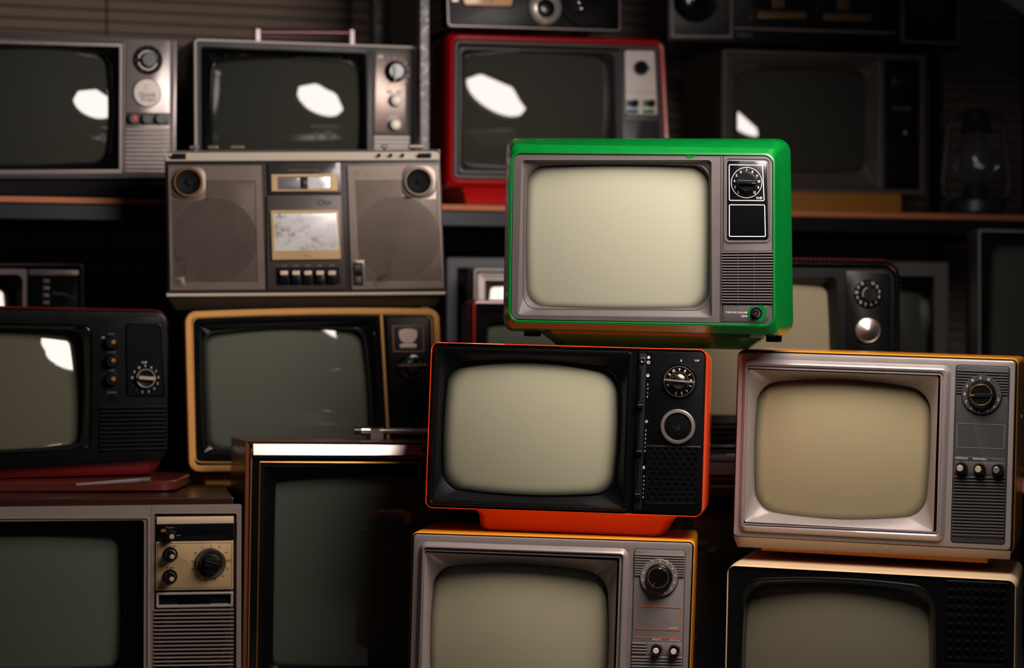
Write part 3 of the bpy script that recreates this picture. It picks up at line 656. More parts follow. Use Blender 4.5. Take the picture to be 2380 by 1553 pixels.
def dial_set(t, zx, zy, rz, labels, a0, step, m, tip, tail, mnum):
    L_ = t.len
    d = t.disc('channel_dial', zx, zy, [(L_(rz * 1.03), -0.001), (L_(rz * 1.02), -0.0046), (L_(rz), -0.0052), (L_(rz * 0.76), -0.0052), (L_(rz * 0.73), -0.0040)], m, y=-0.001, n=64)
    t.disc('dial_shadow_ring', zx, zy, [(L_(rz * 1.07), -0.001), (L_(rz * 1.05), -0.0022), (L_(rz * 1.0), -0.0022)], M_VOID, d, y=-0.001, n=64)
    t.dial_texts('dial_numerals', labels, zx, zy, L_(rz * 0.88), L_(rz * 0.125), -0.0056, mnum, a0, step, d)
    k = t.disc('channel_knob', zx, zy, [(L_(rz * 0.73), -0.003), (L_(rz * 0.72), -0.010), (L_(rz * 0.64), -0.0125), (L_(rz * 0.60), -0.0125), (L_(rz * 0.58), -0.017), (L_(rz * 0.52), -0.018), (L_(rz * 0.50), -0.0172)], M_KNOB, y=-0.004, n=64, flute=((3,), 0.05))
    t.annulus('gold_ring', zx - 6, zy, L_(rz * 0.535), L_(rz * 0.575), -0.0184, M_GOLD, k)
    t.bar('knob_grip', tip, tail, L_(rz * 0.15), -0.0205, -0.0165, M_KNOB, k, end=0.8)
    a = (tail[0] * 1.0 + (tip[0] - tail[0]) * 0.02, tail[1] + (tip[1] - tail[1]) * 0.02); b = (tail[0] + (tip[0] - tail[0]) * 0.22, tail[1] + (tip[1] - tail[1]) * 0.22)
    t.bar('gold_pointer', a, b, L_(rz * 0.06), -0.0212, -0.020, M_GOLD, k)
    return d
gray_tv()

def silver_tv():
    t = Thing('silver_television', 'champagne silver television standing on the cream set at the right edge', 'television', (0.5534, 3.3009, 0.3656, -15.98, -0.08, 1.61))
    t.Z = (1680, 790, 2.876); R0 = t.root
    face = [(108, 80), (1960, 140), (1926, 1408), (70, 1312)]
    op = ([(230, 292), (1388, 338), (1352, 1182), (206, 1140)], 0.030, (0.0125, 0.0040, 0.0105, 0.0042), 0.022)
    ridge_front(t, face, [(134, 124), (1530, 172), (1482, 1350), (100, 1278)], [(150, 170), (1476, 218), (1447, 1304), (120, 1243)], [(170, 197), (1442, 244), (1408, 1282), (142, 1217)], op, M_SILVER, M_SILVER, S_WARM, 0.014, 0.60)
    t.ring('lower_lip', [([(72, 1300), (1926, 1396), (1926, 1412), (70, 1314)], 0.0008, 0, 0.002), ([(96, 1330), (1926, 1430), (1920, 1470), (97, 1384)], 0.001, 0, 0.026)], M_SILVER, cap1=True)
    body = [(112, 70), (1970, 132), (1938, 1430), (84, 1340)]
    t.ring('cabinet', [(body, 0.008, 0, 0.016), (0.0015, 0.019), (0.0018, 0.04), (0.0018, 0.28), (-0.02, 0.31)], M_YELLOW, cap1=True)
    t.ring('edge_trim', [([(106, 76), (1966, 137), (1932, 1414), (68, 1318)], 0.007, 0, 0.017), (0.0004, 0.012), (-0.0006, 0.010)], M_BLACKM)
    pn = t.plate('control_panel', [(1562, 170), (1916, 184), (1882, 1366), (1526, 1350)], 0.004, -0.0012, 0.004, M_CHARPANEL)
    t.line_box('panel_gap', [(1557, 165), (1921, 179), (1886, 1371), (1521, 1355)], 0.005, 0.0013, -0.0003, M_VOID)
    t.slats([(1563, 196), (1912, 209), (1906, 376), (1560, 362)], 9, 0.55, -0.0032, 0.002, M_CHARPANEL, pn)
    dial_set(t, 1731, 367, 126, ['11', '12', '.', '.', '2', '3', '4', '5', '6', '7', '8', '9', '10'], -6, 360 / 13., M_CHARPANEL, (1805, 370), (1645, 372), M_WHITE)
    t.line_box('blue_frame', [(1566, 556), (1885, 569), (1880, 731), (1562, 719)], 0.002, 0.0006, -0.0017, M_BLUELINE, pn)
    t.bar('blue_line', (1562, 781), (1885, 795), t.len(2.5), -0.0016, -0.0012, M_BLUELINE, pn)
    t.text('print', 'CONTRAST', 1595, 791, t.len(10.5), -0.0017, M_WHITE, pn, rot=-0.03); t.text('print', 'BRIGHTNESS', 1717, 797, t.len(10.5), -0.0017, M_WHITE, pn, rot=-0.03); t.text('print', 'VOL PULL ON', 1840, 801, t.len(10), -0.0017, M_DIM, pn, rot=-0.03, squeeze=0.8)
    t.plate('knob_recess', [(1548, 812), (1890, 822), (1888, 906), (1546, 898)], 0.001, -0.0018, 0.001, M_GREYBZ2, pn)
    for x, y, c in ((1597, 855, M_CAP), (1718, 862, M_CAP), (1839, 867, M_SATIN)): t.knob(x, y, t.len(41), -0.0018, 0.012, capm=c, capr=0.52, dx=-8, dz=0)
    t.slats([(1543, 908), (1888, 916), (1878, 1326), (1530, 1314)], 19, 0.55, -0.0034, 0.0022, M_CHARPANEL, pn)
    # yellow plinth down to the set below
    z0 = t.p(1000, 1400, 0.06).y + 0.02; x0 = t.p(255, 1400, 0.05).x; x1 = t.p(1772, 1480, 0.05).x
    box('plinth', x0, x1, 0.05, 0.27, t.zw(0.3385, 0, 0.1), 0.012, M_YELLOW, R0, 0.002)
    c = t.p(1972, 510, 0.06); o = lathe('screw', 0, 0, [(0.004, 0), (0.0035, 0.0015), (0.001, 0.002)], M_SATIN, R0, 14)
    o.location = (t.p(1962, 510, 0.016).x + 0.006, 0.04, c.y); o.rotation_euler = (0, 0, -math.pi / 2)
silver_tv()

def cream_tv():
    t = Thing('cream_television', 'cream shelled television with black front, carrying the silver set at lower right', 'television', (0.5417, 3.2605, 0.0373, -15.47, -0.05, 1.01))
    t.Z = (1660, 1250, 3.3056); R0 = t.root
    out = [(104, 204), (2322, 324), (2302, 1786), (74, 1640)]
    t.ring('shell', [([(114, 216), (2312, 334), (2292, 1776), (84, 1630)], 0.011, 0, 0.007), (0.0003, 0.001), (0.0012, -0.0004), (0.0012, 0.0006), (out, 0.014, 0, 0.004), (0.0, 0.01), (0.0015, 0.03), (0.0015, 0.26), (-0.02, 0.30)], M_CREAM, cap1=True, sharp=40)
    op = ([(258, 392), (1640, 452), (1640, 1480), (236, 1420)], 0.028, (0.0085, 0.004, 0.008, 0.004), 0.022)
    t.ring('front_plate', [([(115, 217), (2311, 335), (2291, 1775), (85, 1629)], 0.0105, 0, 0.008), (-0.0004, 0.0028), (-0.0012, 0.0022), ([(205, 318), (1700, 382), (1700, 1560), (180, 1500)], 0.034, (0.0085, 0.004, 0.008, 0.004), 0.0022), (-0.001, 0.001), (-0.0012, 0.0008), (-0.0012, 0.0022)], M_BLACK)
    t.ring('screen_surround', [([(212, 326), (1693, 390), (1693, 1552), (187, 1492)], 0.033, (0.0085, 0.004, 0.008, 0.004), 0.0024), (-0.003, 0.004), (-0.006, 0.008), op, (-0.001, 0.05)], M_BLACKG)
    t.screen(op, S_DIM, 0.014, 0.62, rimw=0.006, over=0.003)
    gq = [(1786, 334), (2254, 354), (2242, 942), (1776, 926)]; sg = t.perforated('speaker_grille', gq, 9, 7, t.len(23), -0.0012, 0.0032, M_BLACK, k=20)
    t.ring('grille_edge', [(gq, 0.0005, 0, -0.0012), (0.0025, 0.0022)], M_BLACK, sg)
    t.plate('label_plate', [(1785, 962), (2236, 975), (2234, 1060), (1782, 1048)], 0.002, 0.0014, 0.004, M_BLACK)
    for x, y in ((1880, 1180), (2120, 1190)): t.knob(x, y, t.len(60), 0.002, 0.012, capm=M_CAP)
    for x in (-0.17, 0.17): box('foot', x - 0.02, x + 0.02, 0.04, 0.26, t.zw(0.0), 0.003, M_BLACKM, R0, 0.003)
cream_tv()

# ================================================================== wooden set, lower left
def wood_tv():
    t = Thing('wooden_television', 'dark wood cabinet television with silver front and gold tuner plate at lower left', 'television', (-0.7161, 3.4398, 0.0077, 10.64, 0.03, 0.48))
    t.Z = (0, 1060, 3.15); R0 = t.root
    face = [(-790, 380), (1768, 353), (1764, 2173), (-796, 2220)]
    op = ([(-560, 588), (892, 582), (884, 1548), (-560, 1562)], 0.014, 0.002, 0.030)
    fl = [(-790, 380), (1108, 360), (1102, 2196), (-796, 2220)]; fr = [(1108, 360), (1768, 353), (1764, 2173), (1102, 2196)]
    t.ring('front_frame', [(fl, (0.003, 0.0004, 0.0004, 0.003), 0, 0.012), (fl, (0.003, 0.0004, 0.0004, 0.003), 0, 0.0), ([(-706, 452), (1092, 447), (1090, 1705), (-712, 1720)], 0.006, 0, 0.0), (-0.0004, -0.0016), (-0.0022, -0.0016), (-0.0030, 0.0004), ([(-650, 486), (1056, 470), (1052, 1660), (-655, 1672)], 0.006, 0, 0.0008), (-0.001, 0.003)], M_SILVER2)
    t.ring('bezel', [([(-648, 488), (1054, 472), (1050, 1658), (-653, 1670)], 0.005, 0, 0.0030), (-0.002, 0.010), ([(-590, 556), (935, 548), (926, 1584), (-592, 1600)], 0.012, 0, 0.020), (-0.002, 0.021), op, (-0.001, 0.06)], M_BLACK)
    t.screen(op, S_DGREEN, 0.026, 1.1, rimw=0.010)
    zt = t.p(500, 368, 0).y; xl = t.p(-796, 900, 0).x; xr = t.p(1768, 900, 0).x; zf = t.zw(0.0)
    box('cabinet_top', xl - 0.001, xr - 0.014, 0.003, 0.30, zt, zt + 0.012, M_DARKWOOD, R0, 0.0015)
    box('cabinet_side', xl - 0.001, xl + 0.012, 0.013, 0.30, zf, zt - 0.0002, M_DARKWOOD, R0, 0.001)
    box('cabinet_side', xr - 0.034, xr - 0.0220, 0.013, 0.30, zf, zt - 0.0002, M_DARKWOOD, R0, 0.001)
    box('cabinet_back', xl + 0.0125, xr - 0.0345, 0.07, 0.298, zf, zt - 0.0002, M_BLACKM, R0, 0.001)
    # control column
    pc = t.ring('control_frame', [(fr, (0.0004, 0.003, 0.003, 0.0004), 0, 0.012), (fr, (0.0004, 0.003, 0.003, 0.0004), 0, 0.0008), (-0.0006, 0.0), ([(1126, 418), (1738, 416), (1732, 2050), (1116, 2060)], 0.004, 0, 0.0), (-0.0006, -0.0008), (-0.0012, 0.0002), (-0.0024, 0.0060)], M_SILVER2)
    t.plate('control_well', [(1136, 428), (1728, 426), (1722, 2040), (1122, 2050)], 0.003, 0.0060, 0.012, M_BROWNDK)
    t.plate('silver_strip', [(1147, 447), (1711, 442), (1711, 493), (1147, 501)], 0.0005, -0.0006, 0.003, M_PALEGOLD)
    bs = t.plate('black_strip', [(1145, 503), (1711, 495), (1710, 614), (1144, 622)], 0.0004, -0.0002, 0.003, M_BLACKG)
    t.text('print', 'Volume', 1246, 523, t.len(13), -0.0006, M_DIM, bs)
    t.line_box('off_frame', [(1180, 538), (1213, 537), (1213, 555), (1180, 556)], 0.0003, 0.0007, -0.0006, M_ORANGELINE, bs); t.text('print', 'Off', 1197, 547, t.len(10), -0.0006, M_ORANGELINE, bs)
    t.knob(1250, 578, t.len(40), -0.0002, 0.016, capm=M_CAP, capr=0.45, dx=5, dz=6)
    t.bar('mark', (1292, 584), (1322, 582), t.len(4), -0.0006, 0, M_ORANGELINE, bs)
    gp = t.plate('gold_plate', [(1142, 629), (1709, 621), (1708, 976), (1139, 985)], 0.001, -0.0008, 0.003, M_GOLDPLATE)
    t.line_box('engraved_line', [(1153, 641), (1698, 634), (1697, 962), (1151, 972)], 0.0015, 0.0005, -0.0011, M_INK, gp)
    t.text('print', 'Contrast', 1248, 660, t.len(14), -0.0012, M_INK, gp); t.text('print', 'Bright', 1246, 817, t.len(14), -0.0012, M_INK, gp)
    for x, y in ((1247, 721), (1244, 884)):
        t.disc('knob_collar', x, y, [(t.len(55), -0.0008), (t.len(53), -0.003), (t.len(48), -0.003), (t.len(46), -0.001)], M_BLACK, y=-0.0008)
        t.knob(x, y, t.len(43), -0.001, 0.017, capm=M_CAP, capr=0.40, dx=11, dz=8)
    d = t.disc('channel_dial', 1543, 784, [(t.len(115), -0.0008), (t.len(113), -0.005), (t.len(106), -0.007), (t.len(88), -0.0055), (t.len(84), -0.004)], M_DIALGREY, y=-0.0008, n=64)
    k = t.disc('channel_knob', 1540, 788, [(t.len(84), -0.003), (t.len(80), -0.012), (t.len(74), -0.016), (t.len(62), -0.017)], M_KNOB, y=-0.003, n=56)
    t.bar('knob_grip', (1500, 780), (1625, 792), t.len(62), -0.024, -0.014, M_KNOB, k, end=0.9)
    t.bar('knob_grip_edge', (1512, 772), (1618, 800), t.len(7), -0.0255, -0.0235, M_CHROME, k)
    t.texts('dial_numerals', [('*', 1481, 676), ('*', 1543, 662), ('3', 1607, 668), ('4', 1654, 707), ('A5', 1675, 766), ('5', 1667, 827), ('6', 1631, 877), ('7', 1572, 909), ('8', 1508, 910), ('9', 1450, 884), ('10', 1416, 832), ('11', 1408, 772), ('12', 1432, 712)], t.len(20), -0.0012, M_INK, gp)
    t.ring('thumbwheel_frame', [([(1142, 1000), (1709, 993), (1706, 1101), (1142, 1112)], 0.002, 0, 0.003), (-0.0003, -0.0012), (-0.0009, -0.0016), ([(1160, 1018), (1692, 1010), (1689, 1085), (1160, 1097)], 0.001, 0, -0.0014), (-0.0008, 0.006)], M_WORN, cap1=False)
    t.plate('thumbwheel_well', [(1160, 1018), (1692, 1010), (1689, 1085), (1160, 1097)], 0.001, 0.0050, 0.010, M_BLACK)
    for i in range(10):
        x = 1322 + i * 23.5; t.plate('wheel_tooth', [(x - 7, 1022), (x + 7, 1022), (x + 7, 1084), (x - 7, 1084)], 0.0005, 0.0005, 0.006, M_BLACK)
    t.plate('grille_well', [(1130, 1120), (1714, 1112), (1706, 2030), (1122, 2040)], 0.001, 0.0056, 0.010, M_VOID)
    t.disc('speaker_rim', 1418, 1345, [(t.len(262), 0.0056), (t.len(260), 0.0030), (t.len(232), 0.0026), (t.len(226), 0.0056)], M_GREYBZ, y=0.001, n=72)
    t.slats([(1128, 1118), (1713, 1111), (1707, 1658), (1124, 1668)], 19, 0.34, -0.0030, 0.0035, M_SILVER2)
    # telescopic aerial lying folded on the top
    t2 = lambda zx, zy, y: Vector((t.p(zx, zy, y).x, y, t.p(zx, zy, y).y))
    p0 = t2(1098, 174, 0.085); p1 = t2(560, 212, 0.10)
    an = tube('aerial', p0 + (p1 - p0) * 0.12, p1, 0.0042, M_SILVER, R0, 14, r1=0.0026)
    tube('aerial_tip', p0, p0 + (p1 - p0) * 0.12, 0.0046, M_SATIN, an, 14, r1=0.0048)
M_SILVER2 = mat('aged_silver_paint', (150, 133, 124), 0.36, metal=0.4, var=0.05, scale=25, bump=0.08, bscale=1200, dirt=((92, 74, 62), 40, 0.72))
M_PALEGOLD = mat('pale_gold_strip', (222, 190, 160), 0.35, metal=0.3, var=0.05)
M_BROWNDK = mat('dark_brown_plastic', (52, 40, 34), 0.5, var=0.1)
M_DIALGREY = mat('brown_grey_dial', (72, 62, 56), 0.35, coat=0.2, var=0.1)
M_WORN = mat('worn_silver', (176, 164, 156), 0.4, metal=0.5, var=0.1, dirt=((60, 54, 50), 120, 0.60))
wood_tv()

# ---- red-brown board under the black and red set
def rounded_board():
    lp = rr([Vector((-1.02, 3.80)), Vector((-0.567, 3.80)), Vector((-0.567, 3.585)), Vector((-1.02, 3.545))], (0.004, 0.05, 0.035, 0.004))
    z0, z1 = 0.4255, 0.441
    n = len(lp); V = [(p.x, p.y, z0) for p in lp] + [(p.x, p.y, z1 - 0.002) for p in lp] + [(p.x, p.y, z1) for p in grow(lp, -0.002)]
    Fc = [(k * n + i, k * n + (i + 1) % n, (k + 1) * n + (i + 1) % n, (k + 1) * n + i) for k in range(2) for i in range(n)] + [tuple(range(n)), tuple(range(2 * n, 3 * n))[::-1]]
    o = make('wooden_board', V, Fc, M_REDBOARD)
    o['label'] = 'red-brown board with a rounded corner under the black and red television'; o['category'] = 'board'
rounded_board()

# ================================================================== console set with chrome band
def console_tv():
    t = Thing('console_television', 'brown wood console television with bright chrome band along its top front', 'television', (-0.2220, 3.5531, 0.0064, 13.63, -1.33, 1.27))
    t.Z = (500, 960, 2.62); R0 = t.root
    face = [(186, 170), (1834, 186), (1815, 2046), (160, 2036)]
    zf = t.zw(0.0)
    op = ([(370, 394), (1564, 398), (1554, 1546), (352, 1540)], 0.012, (0.004, 0.001, 0.003, 0.001), 0.030)
    t.ring('cabinet', [(face, 0.001, 0, 0.004), (face, 0.001, 0, 0.0), (-0.0006, -0.0006), (-0.0075, 0.0065), (-0.0080, 0.012)], M_BROWNWOOD, sharp=20)
    cb = t.ring('cabinet_body', [(face, 0.001, 0, 0.004), (0.0001, 0.225), (-0.01, 0.235)], M_BROWNWOOD, cap1=True, sharp=20)
    t.ring('gold_edge', [([(217, 216), (1800, 224), (1784, 2010), (190, 2002)], 0.001, 0, 0.0045), (-0.0004, 0.0030), (-0.0022, 0.0030), (-0.0028, 0.010)], M_GOLD)
    t.ring('black_frame', [([(226, 228), (1792, 234), (1776, 2002), (200, 1994)], 0.001, 0, 0.012), (-0.0004, 0.007), ([(268, 292), (1754, 300), (1740, 1960), (240, 1950)], 0.001, 0, 0.007)], M_BLACKG)
    bl = [(t.p(231, 182, 0.006), 0.006), (t.p(1804, 190, 0.006), 0.006), (t.p(1804, 194, 0.004), 0.004), (t.p(232, 186, 0.004), 0.004), (t.p(1802, 258, -0.0035), -0.0035), (t.p(234, 256, -0.0035), -0.0035)]
    V = [(p.x, y, p.y) for p, y in bl]; V += [(v[0], 0.012, v[2]) for v in V]
    band = make('chrome_band', V, [(0, 1, 2, 3), (3, 2, 4, 5), (5, 4, 10, 11), (6, 7, 1, 0), (0, 3, 5, 11, 9, 6), (1, 7, 8, 10, 4, 2)], M_BRUSH, R0, 10)
    t.plate('band_mark', [(1258, 212), (1290, 212), (1290, 240), (1258, 240)], 0.0003, -0.0028, -0.001, M_BLACKM, band)
    t.text('band_print', 'COLOR', 1226, 216, t.len(10), -0.0040, M_DIM, band)
    t.ring('chrome_lip', [([(232, 262), (1800, 270), (1798, 280), (234, 272)], 0.0005, 0, 0.006), (-0.0005, 0.0035)], M_CHROME, cap1=True)
    t.ring('gold_frame', [([(268, 294), (1754, 302), (1740, 1958), (242, 1948)], 0.001, 0, 0.008), (-0.0002, 0.005), (-0.0018, 0.0045), (-0.0024, 0.008)], M_GOLD)
    t.ring('bezel', [([(278, 306), (1746, 312), (1732, 1950), (252, 1940)], 0.002, 0, 0.008), (-0.006, 0.008), (-0.0075, 0.010), ([(345, 368), (1594, 372), (1584, 1570), (326, 1562)], 0.014, (0.003, 0.001, 0.003, 0.001), 0.024), op, (-0.001, 0.06)], M_BLACK)
    t.screen(op, S_DGREEN, 0.026, 1.2, rimw=0.008)
    box('plinth', -0.20, 0.20, 0.02, 0.21, zf, 0.004, M_BLACKM, R0, 0.002)
    # chrome rod handle in its bracket on the top
    zt = t.p(300, 168, 0).y
    P = lambda zx, zy, y: Vector((t.p(zx, zy, y).x, y, t.p(zx, zy, y).y))
    a = P(845, 112, 0.14); a.z = t.p(845, 108, 0.14).y; b = Vector((a.x + 0.30, 0.155, a.z - 0.001))
    h = tube('rod_handle', a + (b - a) * 0.09, b, 0.0055, M_CHROME, R0, 18)
    tube('rod_cap', a, a + (b - a) * 0.04, 0.0062, M_KNOB, h, 18); tube('rod_collar', a + (b - a) * 0.04, a + (b - a) * 0.09, 0.0078, M_CHROME, h, 18)
    for f in (0.13, 0.9):
        c = a + (b - a) * f
        V = [(c.x - 0.010, c.y - 0.008, zt), (c.x + 0.012, c.y - 0.008, zt), (c.x + 0.012, c.y - 0.008, c.z - 0.004), (c.x + 0.004, c.y - 0.008, c.z + 0.003), (c.x - 0.010, c.y - 0.008, c.z + 0.003)]
        V += [(v[0], v[1] + 0.016, v[2]) for v in V]
        make('rod_bracket', V, [(0, 1, 2, 3, 4), (9, 8, 7, 6, 5)] + [(i, (i + 1) % 5, 5 + (i + 1) % 5, 5 + i) for i in range(5)], M_SATIN, h)
console_tv()

# ================================================================== black and red set, left edge
def black_red_tv():
    t = Thing('black_red_television', 'black fronted television with dark red shell and ribbed speaker at the left edge', 'television', (-0.8004, 3.6209, 0.4619, 16.34, 0.24, -0.62))
    t.Z = (0, 580, 2.677); R0 = t.root
    face = [(-576, 352), (1042, 385), (1040, 1305), (-576, 1408)]
    t.ring('shell', [(face, 0.022, 0, 0.010), (0.001, 0.014), (0.003, 0.03), (0.004, 0.10), (-0.004, 0.20), (-0.03, 0.25)], M_DKRED, cap1=True)
    op = ([(-430, 492), (512, 508), (502, 1208), (-430, 1262)], 0.022, (0.003, 0.004, 0.003, 0.002), 0.020)
    t.ring('front_plate', [(face, 0.022, 0, 0.012), (-0.0008, 0.003), (-0.003, 0.0), (-0.006, -0.0008), ([(-500, 458), (572, 470), (566, 1246), (-500, 1300)], 0.014, 0.001, -0.0008), (-0.0006, -0.0002), (-0.0012, 0.004)], M_BLACK)
    t.ring('bezel', [([(-490, 466), (562, 476), (556, 1240), (-492, 1292)], 0.013, 0.001, 0.004), (-0.0004, 0.000), (-0.0016, -0.0006), (-0.006, 0.006), ([(-446, 478), (524, 496), (514, 1220), (-446, 1276)], 0.023, (0.003, 0.004, 0.003, 0.002), 0.016), op, (-0.001, 0.05)], M_BLACKG)
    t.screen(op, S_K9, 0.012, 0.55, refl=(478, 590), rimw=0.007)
    for y in (577, 691, 806): t.knob(697, y, t.len(43), -0.0008, 0.013, capm=M_GOLD, capr=0.34, dx=4, dz=-2)
    for x, y, s_ in ((693, 524, 'Sound'), (693, 637, 'Contrast'), (696, 750, 'Bright'), (698, 888, 'Earphone')): t.text('print', s_, x, y, t.len(12), -0.0012, M_DIM, squeeze=0.8)
    t.plate('off_mark', [(630, 541), (652, 541), (652, 556), (630, 556)], 0.0003, -0.0012, -0.0005, M_DIM)
    t.disc('earphone_socket', 700, 922, [(t.len(20), -0.0008), (t.len(18), -0.002), (t.len(11), -0.002), (t.len(9), 0.004)], M_BLACKG, y=0)
    pn = t.ring('tuner_panel', [([(780, 456), (1003, 460), (1030, 918), (786, 914)], 0.006, 0, -0.0007), (-0.0008, -0.0030), (-0.0018, -0.0034), (-0.0030, -0.0016)], M_BLACK, cap1=True)
    t.text('print', 'VHF', 898, 703, t.len(13), -0.0020, M_WHITE, pn)
    t.dial_texts('dial_numerals', ['9', '8', '7', '6', '5', '4', '3', '2', '.', '.', '12', '11', '10'], 905, 806, t.len(82), t.len(14), -0.0020, M_WHITE, 0, 360 / 13., pn)
    k = t.disc('channel_knob', 908, 802, [(t.len(62), -0.0016), (t.len(61), -0.006), (t.len(56), -0.008), (t.len(50), -0.0075)], M_KNOB, y=0, n=48)
    t.annulus('knob_rim', 908, 802, t.len(54), t.len(59), -0.0082, M_SATIN, k)
    t.bar('knob_grip', (866, 798), (968, 805), t.len(21), -0.016, -0.0075, M_CAP, k)
    t.slats([(622, 972), (1036, 968), (1034, 1252), (622, 1262)], 11, 0.6, -0.0048, 0.0055, M_BLACK)
    zb = t.zw(0.4435)
    V = []
    for z, x0, x1, y0, y1 in ((0.012, -0.205, 0.208, 0.012, 0.235), (-0.008, -0.200, 0.204, 0.016, 0.225), (zb, -0.192, 0.196, 0.024, 0.215)):
        V += [(x0, y0, z), (x1 - 0.02, y0, z), (x1, y0 + 0.03, z), (x1, y1, z), (x0, y1, z)]
    make('pedestal', V, [(k * 5 + i, k * 5 + (i + 1) % 5, k * 5 + 5 + (i + 1) % 5, k * 5 + 5 + i) for k in range(2) for i in range(5)] + [tuple(range(10, 15))], M_DKRED, R0)
black_red_tv()

# ================================================================== tan framed set below the boombox
def tan_tv():
    t = Thing('tan_framed_television', 'television with tan rounded frame and copper badge, below the silver boombox', 'television', (-0.3510, 3.8385, 0.4445, 9.96, -0.82, -1.11))
    t.Z = (380, 690, 3.4515); R0 = t.root
    face = [(164, 122), (2202, 98), (2258, 1360), (198, 1408)]
    b = (0.004, 0.0, 0.002, 0.0)
    t.ring('shell', [(face, 0.020, b, 0.012), (-0.001, 0.02), (-0.001, 0.10), (-0.002, 0.20), (-0.03, 0.26)], M_RUST, cap1=True)
    t.ring('tan_frame', [(face, 0.020, b, 0.016), (0.0002, 0.005), (-0.0008, 0.001), (-0.0026, -0.0008), (-0.0100, -0.0008), (-0.0120, 0.001), (-0.0126, 0.006)], M_TAN)
    t.ring('inner_trim', [([(226, 168), (2150, 146), (2196, 1318), (250, 1332)], 0.012, b, 0.006), (-0.0004, 0.002), (-0.0020, 0.002), (-0.0024, 0.006)], M_TAN)
    op = ([(332, 300), (1598, 276), (1668, 1206), (366, 1212)], 0.018, (0.0075, 0.003, 0.004, 0.002), 0.022)
    t.ring('front_plate', [([(214, 156), (2162, 134), (2210, 1328), (238, 1344)], 0.012, b, 0.004), ([(250, 196), (1722, 158), (1800, 1280), (282, 1296)], 0.010, 0.002, 0.004), (-0.001, 0.003), (-0.003, 0.003), (-0.0045, 0.006)], M_BLACK)
    t.ring('bezel', [([(262, 210), (1710, 172), (1788, 1268), (294, 1284)], 0.009, 0.002, 0.008), (-0.0006, 0.004), (-0.006, 0.0045), (-0.008, 0.008), ([(318, 278), (1620, 250), (1694, 1222), (350, 1232)], 0.020, (0.006, 0.003, 0.004, 0.002), 0.014), (-0.001, 0.013), op, (-0.001, 0.05)], M_BLACKG)
    t.screen(op, S_DARK2, 0.016, 0.7, rimw=0.012)
    t.bar('divider', (1746, 132), (1815, 1330), t.len(22), 0.0005, 0.006, M_TAN)
    pn = t.plate('control_panel', [(1782, 168), (2138, 164), (2186, 1300), (1846, 1308)], 0.005, 0.0015, 0.006, M_BLACK)
    t.line_box('badge_frame', [(1834, 230), (2086, 228), (2092, 442), (1844, 442)], 0.002, 0.0022, 0.0006, M_COPPER, pn)
    V = [(1890, 270), (1930, 256), (1980, 254), (2032, 268), (2036, 310), (2022, 344), (1996, 372), (1930, 372), (1900, 346), (1889, 310)]
    make('badge_cup', [(p.x, 0.0010, p.y) for p in t.q(V, 0.001)], [tuple(range(len(V)))], M_COPPER2, pn)
    t.plate('badge_bar', [(1894, 380), (2030, 378), (2031, 410), (1897, 410)], 0.002, 0.0008, 0.002, M_COPPER2, pn)
    d = t.disc('channel_dial', 1995, 568, [(t.len(112), 0.0015), (t.len(110), -0.003), (t.len(96), -0.005), (t.len(60), -0.0055)], M_BLACKG, y=0, n=48)
    t.dial_texts('dial_numerals', ['8', '7', '6', '5', '4', '3', '2', '.', 'U', '12', '11', '10', '9'], 1995, 568, t.len(82), t.len(17), -0.0058, M_GOLDPRINT, 0, 360 / 13., d, upright=False)
    k = t.disc('channel_knob', 1998, 572, [(t.len(52), -0.005), (t.len(50), -0.010), (t.len(40), -0.012)], M_KNOB, y=0)
    t.bar('knob_grip', (1886, 552), (2112, 545), t.len(17), -0.015, -0.010, M_GOLDPRINT, k)
    zb = t.zw(LOW_Z + 0.003)
    box('pedestal', -0.20, 0.20, 0.02, 0.22, zb, 0.008, M_TAN, R0, 0.004)
S_DARK2 = glass_screen('tube_grey_green', (106, 108, 95))
M_COPPER = mat('copper_line', (196, 138, 116), 0.35, metal=0.8, var=0.1); M_COPPER2 = mat('copper_foil', (250, 216, 200), 0.35, metal=0.1, var=0.1)
M_GOLDPRINT = mat('dull_gold_print', (150, 124, 100), 0.4, metal=0.5, var=0.1)
tan_tv()

